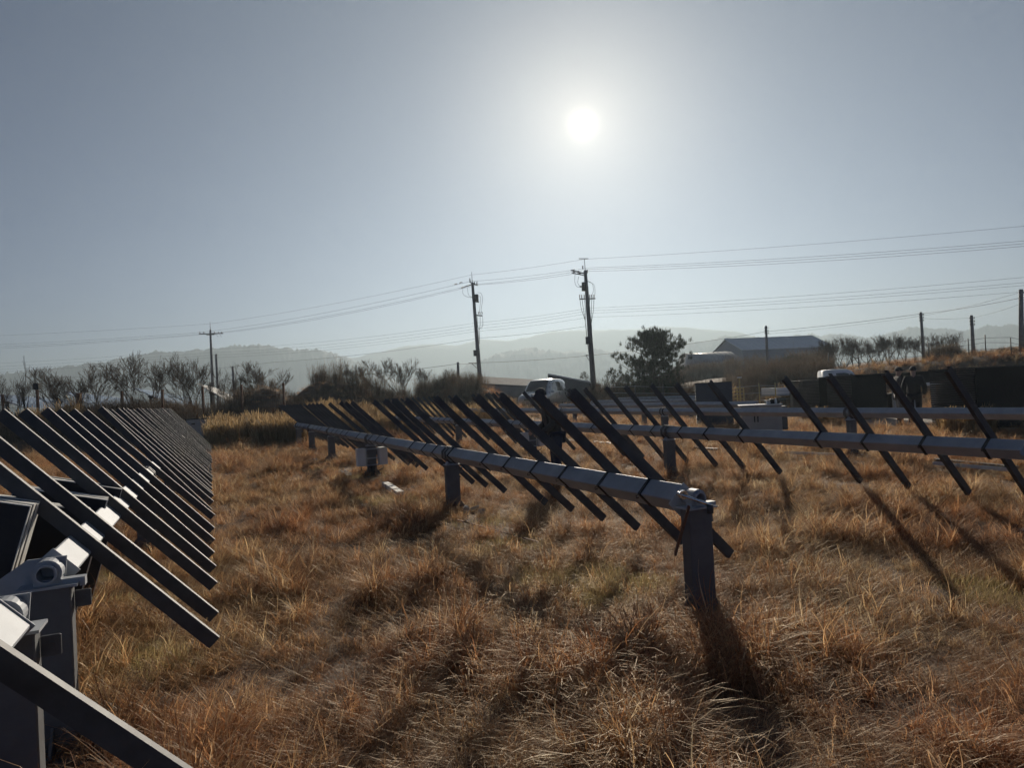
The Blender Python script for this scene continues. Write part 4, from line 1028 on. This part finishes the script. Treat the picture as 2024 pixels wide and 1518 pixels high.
def tuft(kind):
    b = PB()
    if kind == 'mat':        # matted, falling every way
        la = U(0, 6.28)
        for k in range(58):
            r_ = abs(random.gauss(0, .075)); w = U(0, 6.28)
            b.blade((r_ * math.cos(w), r_ * math.sin(w), -.01), random.gauss(la, 1.5), U(.15, 1.0), U(.14, .38), U(.9, 3.0), U(.0030, .0068), blade_col(.12), 5, curl=U(-1.6, 1.6))
    if kind == 'clump':      # rounder standing clump
        for k in range(84):
            r_ = abs(random.gauss(0, .05)); w = U(0, 6.28)
            b.blade((r_ * math.cos(w), r_ * math.sin(w), -.01), w + U(-.5, .5), U(.05, .65) + r_ * 3, U(.16, .42), U(.6, 2.6), U(.0028, .0060), blade_col(.05), 5, dark=.45, curl=U(-1.2, 1.2))
    if kind == 'wisp':       # a few long pale arching stems
        for k in range(16):
            w = U(0, 6.28); b.blade((U(-.05, .05), U(-.05, .05), -.01), w, U(.05, .7), U(.30, .56), U(1.0, 3.4), U(.0036, .0066), mix(STRAW, GREY, rnd()), 6, curl=U(-.8, .8))
        for k in range(30):
            w = U(0, 6.28); b.blade((U(-.08, .08), U(-.08, .08), -.01), w, U(.3, 1.1), U(.10, .26), U(.4, 2), U(.0026, .0046), blade_col(), 4)
    if kind == 'low':        # short greenish turf
        for k in range(120):
            r_ = .16 * math.sqrt(rnd()); w = U(0, 6.28)
            b.blade((r_ * math.cos(w), r_ * math.sin(w), -.01), U(0, 6.28), U(.1, 1.1), U(.05, .13), U(.3, 1.8), U(.002, .004), mix(mix(GREEN, OLIVE, rnd()), STRAW, rnd() * .7), 3, dark=.6, curl=U(-1, 1))
    if kind == 'thatch':     # flattened dead layer hiding the soil
        for k in range(70):
            r_ = .2 * math.sqrt(rnd()); w = U(0, 6.28)
            b.blade((r_ * math.cos(w), r_ * math.sin(w), U(-.005, .02)), U(0, 6.28), U(.9, 1.45), U(.12, .30), U(-.1, 1.0), U(.002, .004), mix(blade_col(.1), DARK, .3), 4, dark=.8, curl=U(-1.5, 1.5))
    return b
KINDS = ['clump'] * 4 + ['low'] * 3 + ['mat'] * 5 + ['thatch'] * 3 + ['wisp'] * 3
GI = {k: [i for i, q in enumerate(KINDS) if q == k] for k in set(KINDS)}
gcoll = collection('grass_tuft', [tuft(k).mesh('grass_tuft', M['moss'] if k == 'low' else M['grass']) for k in KINDS])
GREENS = [(on_z(x, y), r_) for x, y, r_ in ((1130, 1145, .6), (1010, 1085, .45), (800, 990, .7), (735, 945, .7), (640, 930, .6), (960, 1040, .35), (250, 1330, .45), (200, 1210, .5), (180, 1150, .45), (1990, 1180, .5), (690, 990, .5), (1250, 1160, .35), (1190, 1185, .35))]
pts = []
def vis(x, y, mrg=1.6): return abs(x) < .79 * y + mrg
def grow(y0, y1, dens, smin, smax, th):
    x1 = .79 * y1 + 1.6; n = int(dens * 2 * x1 * (y1 - y0))
    for _ in range(n):
        x, y = U(-x1, x1), U(y0, y1)
        if not vis(x, y) or track_dist(x, y) < U(1.35, 2.1): continue
        if y > 27 and x < -3 and rnd() < .6: continue
        z = gz(x, y); g = max([max(0, 1 - (Vector((x, y)) - c.xy).length / r_) for c, r_ in GREENS] + [0.0])
        cl = noise.noise((x * 1.15, y * 1.15, 9)) + .45 * noise.noise((x * 2.9, y * 2.9, 4)); u = rnd()
        if g > .12 and u < min(.85, .3 + g): kd, sc = 'low', U(.8, 1.25)
        elif u < th: kd, sc = 'thatch', U(.8, 1.2)
        else:
            w = cl + U(-.2, .2); sc = U(smin, smax) * (.80 + .95 * max(-.35, cl))
            kd = 'clump' if w > .20 else ('wisp' if rnd() < .2 else 'mat')
        pts.append((x, y, z, U(-.18, .18), U(-.18, .18), U(0, 6.283), max(.4, sc), random.choice(GI[kd])))
grow(1.6, 7.0, 88, .75, 1.15, .26)
grow(7.0, 13, 52, .75, 1.15, .25)
grow(13, 24, 26, .9, 1.35, .25)
grow(24, 46, 9, 1.1, 1.8, .15)
scatter('dry_grass', 'brown dry winter grass covering the whole field in matted tufts', 'grass', pts, gcoll)

# reeds and scrub
def reed():
    b = PB()
    for k in range(46):
        w = U(0, 6.28); r_ = .16 * math.sqrt(rnd()); h = U(.75, 1.25); az = U(0, 6.28); c = mix((.24, .135, .055), (.38, .25, .12), rnd())
        b.blade((r_ * math.cos(w), r_ * math.sin(w), -.02), az, U(0, .10), h, U(.05, .5), U(.006, .010), c, 4, dark=.5)
        if rnd() < .45: b.blade((r_ * math.cos(w), r_ * math.sin(w), -.02), az, U(0, .08), h * U(1.05, 1.2), U(.2, .7), .006, mix(c, (.45, .34, .2), .6), 4, tipw=4.0, dark=.6)
    for k in range(24): b.blade((U(-.2, .2), U(-.2, .2), -.02), U(0, 6.28), U(.2, .7), U(.3, .7), U(.3, 1.4), U(.005, .009), mix((.16, .09, .04), (.3, .19, .09), rnd()), 3)
    return b
def scrub_bush(h, dens, leafy=.25):
    b = PB()
    for k in range(dens):
        w = U(0, 6.28); r_ = .4 * math.sqrt(rnd()); az = w + U(-.7, .7); c = mix((.085, .068, .055), (.20, .148, .108), rnd()); ln = h * U(.55, 1.1)
        lean = U(.0, .4); b.blade((r_ * math.cos(w), r_ * math.sin(w), -.05), az, lean, ln, U(-.2, .5), U(.010, .018), c, 4, tipw=.35, dark=.75)
        d = Vector((math.sin(az), math.cos(az), 0))
        for j in range(4):
            t = U(.3, .9); p_ = Vector((r_ * math.cos(w), r_ * math.sin(w), 0)) + d * math.sin(lean) * ln * t + Vector((0, 0, math.cos(lean) * ln * t))
            b.blade(p_, U(0, 6.28), U(.3, .9), ln * U(.15, .4), U(-.4, .3), U(.006, .011), c, 2, tipw=.3, dark=1)
            if rnd() < leafy: b.blade(p_, U(0, 6.28), U(.6, 2), U(.03, .07), .5, U(.02, .04), mix((.15, .08, .035), (.26, .15, .07), rnd()), 1, tipw=.8, dark=1)
    return b
vcoll = collection('field_plant', [reed().mesh('field_plant', M['reed']) for _ in range(4)] + [scrub_bush(1.0, 34).mesh('field_plant', M['scrub']) for _ in range(4)] + [scrub_bush(1.5, 46, .5).mesh('field_plant', M['scrub']) for _ in range(3)])
def fill(n, pxa, pxb, Ya, Yb, idx, smin, smax, skip=None):
    out = []
    for _ in range(n):
        Y = U(Ya, Yb); p = P(U(pxa, pxb), Y)
        if track_dist(p.x, p.y) < 2.2 or (skip and skip(p)): continue
        out.append((p.x, p.y, p.z, U(-.06, .06), U(-.06, .06), U(0, 6.283), U(smin, smax), random.choice(idx)))
    return out
RE, SB, TB = [0, 1, 2, 3], [4, 5, 6, 7], [8, 9, 10]
scatter('reeds', 'tall tawny dry reeds in a strip beyond the field', 'reeds', fill(520, 405, 602, 26.6, 29.5, RE, .65, .92) + fill(380, 600, 830, 28.5, 32, RE, .5, .8) + fill(8, 488, 520, 27, 28, RE, .9, 1.05) + fill(60, 1860, 1960, 15.8, 16.4, RE, .35, .6) + fill(260, 830, 1010, 31, 37, RE, .6, .95) + fill(90, 1600, 1720, 22, 23, RE, .3, .5) + fill(120, 1380, 1640, 33, 38, RE, .6, 1.1) + fill(60, 40, 160, 31, 32, RE, .7, 1.1), vcoll)
scatter('bank_scrub', 'dark brown leafless scrub and brambles on the banks behind the field', 'scrub', fill(520, -160, 480, 30.5, 34, SB, .6, 1.0) + fill(300, 400, 640, 30.5, 36, SB, .3, .6) + fill(260, 620, 860, 33, 41, SB, .35, .8) + fill(40, 620, 900, 36, 42, TB, .6, 1.0) + fill(230, 830, 965, 36, 43, SB + TB, .35, .85), vcoll)
scatter('hedge_scrub', 'tangled brown hedge and dry weeds between pine and truck', 'scrub', fill(420, 1175, 1400, 41, 47, SB + TB, .75, 1.15) + fill(520, 1340, 1650, 42, 52, SB + TB, .55, .9) + fill(110, 1335, 1452, 74, 79, TB, 1.0, 1.5) + fill(360, 1190, 1640, 37, 42, SB, .5, .8) + fill(120, 1440, 1640, 70, 84, TB, 1.0, 1.7) + fill(220, 1000, 1200, 40, 50, SB, .4, .6, lambda p: abs(p.x - vb.x) < 2.6 and abs(p.y - VY) < 4), vcoll)
scatter('embankment_scrub', 'dry weeds and low brambles on the right embankment', 'scrub', fill(620, 1620, 2250, 29, 45, SB, .22, .5) + fill(110, 1640, 2250, 29, 44, RE, .25, .5) + fill(60, 1840, 1900, 43, 45, SB, .7, 1.0), vcoll)
# one seeded stalk in front of the near channel
st0, st1 = at(228, 1512, 3.0), at(192, 1420, 2.92)
b = PB(); r_ = empty('seeded_stalk', st0, 0, 'single feathery seed stalk bending before the bottom left rail', 'grass stalk')
pth = [at(x, y, Y) - st0 for x, y, Y in ((228, 1512, 3.0), (229, 1478, 2.98), (224, 1450, 2.96), (214, 1428, 2.94), (198, 1418, 2.92), (174, 1419, 2.90))]
q = MB(); q.tube(pth, [.0022, .002, .0018, .0015, .0012, .001], 5); q.build('stem', M['wood'], r_)
for a, c in zip(pth[1:], pth[2:]):
    for k in range(9):
        p_ = a.lerp(c, k / 9)
        for s in (-1, 1): b.blade(p_, U(0, 6.28), U(1.2, 2.2), U(.012, .022), .6, .004, (.42, .33, .22), 2, dark=.9)
inst('seed_head', b.mesh('seed_head', M['reed']), r_)

# ------------------------------------------------------------------ trees
def bare_tree(seed, h, spread, stems=4, levels=5, up=.35):
    rg = random.Random(seed); T, C = MB(), MB()
    def grow_(p, d, ln, r_, lv):
        n = 3 if lv > 2 else 2; pts_, rad = [p.copy()], [r_]; q = p.copy(); dd = d.copy()
        for i in range(n):
            dd = (dd + Vector((rg.gauss(0, .16), rg.gauss(0, .16), rg.gauss(.06, .1) * up * 2))).normalized(); q = q + dd * (ln / n); pts_.append(q.copy()); rad.append(max(.006, r_ * (1 - .42 * (i + 1) / n)))
        tgt = T if lv >= levels - 1 else C
        tgt.tube(pts_, rad, 7 if lv >= levels - 1 else (4 if lv > 1 else 3), cap=(lv >= levels - 1), sm=True)
        if lv == 0: return
        kids = rg.choice((3, 3, 4)) if lv > 1 else rg.choice((3, 4))
        for k in range(kids):
            t = rg.uniform(.35, 1.0) if k else 1.0
            i = min(n - 1, int(t * n)); bp = pts_[i].lerp(pts_[i + 1], t * n - i) if t < 1 else pts_[-1]
            ax = Vector((rg.gauss(0, 1), rg.gauss(0, 1), rg.gauss(0, .6))).normalized()
            nd = (dd + ax * rg.uniform(.35, .85) * spread + Vector((0, 0, up * .5))).normalized()
            grow_(bp, nd, ln * rg.uniform(.56, .8), max(.006, rad[-1] * rg.uniform(.6, .85)), lv - 1)
    for s in range(stems):
        w = 2 * math.pi * (s + rg.uniform(-.3, .3)) / stems; d = Vector((math.cos(w) * .62 * spread, math.sin(w) * .62 * spread, 1)).normalized() if stems > 1 else Vector((0, 0, 1))
        grow_(Vector((0, 0, -.1)), d, h * .36, .055 * h / 4, levels)
    zz = max(v[2] for v in C.v); k = h / zz
    for mbx in (T, C): mbx.v = [(x * k, y * k, z * k) for x, y, z in mbx.v]
    return T.mesh('trunk', M['bark']), C.mesh('crown', M['twig'])
TV = [bare_tree(11, 4, .95, 4, 5), bare_tree(12, 4, .85, 3, 5), bare_tree(13, 4, 1.0, 4, 5), bare_tree(14, 4, .8, 4, 5), bare_tree(15, 4, .9, 4, 5)]
TS = bare_tree(21, 4, .7, 1, 2, .6)
def tree(label, px, py, Y, var, wide=1.0, group='bare trees', mesh=None):
    g = P(px, Y); hgt = at(px, py, Y).z - g.z; k = hgt / 4; r = empty('bare_tree', g, U(0, 6.28), label, 'tree', group); r.scale = (k * wide, k * wide, k)
    t_, c_ = mesh or TV[var % 5]; inst('trunk', t_, r); inst('crown', c_, r); return r
for (px, py, Y, v, w, lb) in ((12, 738, 34, 2, .8, 'low dense bare tree at the left picture edge'), (108, 722, 36, 0, .9, 'bare tree just right of the thin sapling'), (188, 712, 37, 1, .95, 'bare tree behind the thick fence post'),
                          (276, 697, 36.5, 2, 1.0, 'widest bare tree with vase shaped crown left of the crossarm pole'), (372, 697, 37, 3, .95, 'bare tree touching the crossarm pole from the left'), (446, 716, 39, 4, .7, 'small bare tree right of the crossarm pole'),
                          (515, 710, 40, 0, .95, 'round bare tree rising above the peaked brown mound'), (690, 712, 39, 4, 1.0, 'leftmost tree of the bare clump on the middle bank'), (742, 706, 40, 1, .95, 'middle tree of the bare clump on the middle bank'),
                          (790, 703, 41, 3, .8, 'bare tree with long upright shoots in the middle bank clump'), (838, 722, 41, 2, .7, 'rightmost low tree of the middle bank clump')): tree(lb, px, py, Y, v, w)
tree('thin leafless sapling with few forks by the small black box on the fence', 52, 703, 33.5, 0, .7, mesh=TS)
NTH = ('first', 'second', 'third', 'fourth', 'fifth', 'sixth', 'seventh', 'eighth', 'ninth', 'tenth', 'eleventh', 'twelfth', 'thirteenth', 'fourteenth', 'fifteenth', 'sixteenth')
for k, px in enumerate((1632, 1646, 1660, 1674, 1688, 1702, 1716, 1730, 1745, 1760, 1774, 1792, 1812, 1834, 1858, 1886)):
    tree(NTH[k] + ' bare orchard tree counted rightwards from the warehouse', px, (674, 670, 668, 664, 666, 668, 672, 670, 668, 657, 660, 664, 661, 664, 660, 652)[k] + U(-7, 6), 57 - k * .4 + U(-.6, .6), k * 3 + k // 5, (.75, .85, .8, 1.0)[k % 4], 'bare orchard trees')
# pine
pg = P(1292, 43); ph_ = at(1292, 655, 43).z - pg.z
pine = empty('pine_tree', pg, 0, 'dark green bushy pine tree right of the tall power pole', 'tree')
rg = random.Random(5); T = MB(); NB = PB()
T.tube([(0, 0, -.2), (.05, 0, ph_ * .4), (0, .05, ph_ * .9)], [.16, .12, .03], 9)
cl_ = []
for k in range(105):
    z = ph_ * (.06 + .88 * rg.random()); w = rg.uniform(0, 6.28); env = 2.55 * math.sin(min(1, (1.03 - z / ph_) * 1.9) * math.pi / 2) * (.72 + .28 * min(1, z / (ph_ * .3)))
    ln = env * rg.uniform(.55, 1.0); tip = Vector((math.cos(w) * ln, math.sin(w) * ln, z + ln * rg.uniform(.15, .5))); mid = Vector((math.cos(w) * ln * .5, math.sin(w) * ln * .5, z + ln * .08))
    T.tube([(0, 0, z), mid, tip], [.035, .022, .01], 4)
    for j in range(13):
        t = rg.uniform(.3, 1.05); c = (mid.lerp(tip, t * 2 - 1) if t > .5 else Vector((0, 0, z)).lerp(mid, t * 2)) + Vector((rg.gauss(0, .2), rg.gauss(0, .2), rg.gauss(.05, .13))); cl_.append(c)
for k in range(40): cl_.append(Vector((rg.gauss(0, .5), rg.gauss(0, .5), ph_ * rg.uniform(.78, .97))))
for c in cl_:
    base = mix((.014, .022, .010), (.040, .052, .022), rg.random())
    for j in range(26): NB.blade(c + Vector((rg.gauss(0, .05), rg.gauss(0, .05), rg.gauss(0, .05))), rg.uniform(0, 6.28), abs(rg.gauss(.1, .75)), rg.uniform(.12, .26), rg.uniform(-.3, .3), rg.uniform(.018, .034), base, 1, tipw=.3, dark=.9)
T.build('trunk', M['bark'], pine); inst('crown', NB.mesh('crown', M['needle']), pine)
# small far shrubs beside it
def far_tree(label, px, py, Y, w, seed):
    g = P(px, Y); h = at(px, py, Y).z - g.z; rg = random.Random(seed); r = empty('evergreen_shrub', g, 0, label, 'shrub', 'evergreen shrubs'); T = MB(); b = PB()
    T.tube([(0, 0, -.1), (0, 0, h * .7)], [.08, .03], 6); T.build('trunk', M['bark'], r)
    for k in range(150):
        a = rg.uniform(0, 6.28); z = h * (.25 + .72 * rg.random()); q = w * math.sqrt(rg.random()) * math.sin(math.pi * min(.95, .25 + .7 * z / h)); c = Vector((q * math.cos(a), q * math.sin(a), z)); col = mix((.02, .026, .014), (.055, .055, .03), rg.random())
        for j in range(14): b.blade(c + Vector((rg.gauss(0, .06), rg.gauss(0, .06), rg.gauss(0, .06))), rg.uniform(0, 6.28), rg.uniform(0, 1.6), rg.uniform(.07, .16), 0, rg.uniform(.02, .035), col, 1, tipw=.4, dark=.9)
    inst('crown', b.mesh('crown', M['needle']), r)
far_tree('dark evergreen shrub at left foot of the pine', 1212, 728, 45, 1.0, 31); far_tree('low evergreen shrub between pine and lean-to shed', 1236, 740, 44, .8, 32); far_tree('dark shrub against the warehouse wall', 1572, 702, 60, 1.7, 33); far_tree('rounded greenish shrub behind the thin grey pole at left', 480, 748, 46, 1.3, 34); far_tree('tiny distant round shrub between tall pole and shed', 1156, 735, 70, 1.0, 35)

# ------------------------------------------------------------------ haze
hz = bpy.data.materials.new('haze'); hz.use_nodes = True; n = hz.node_tree.nodes
n.remove(n['Principled BSDF']); pv = n.new('ShaderNodeVolumePrincipled')
pv.inputs['Color'].default_value = (.372, .455, .512, 1); pv.inputs['Density'].default_value = HAZE; pv.inputs['Anisotropy'].default_value = HAZE_G
hz.node_tree.links.new(pv.outputs[0], n['Material Output'].inputs['Volume'])
q = MB(); q.box((-2400, -170, -4), (2400, 2400, 196)); tag(q.build('haze', hz), 'pale winter haze in the air', 'haze', kind='stuff')
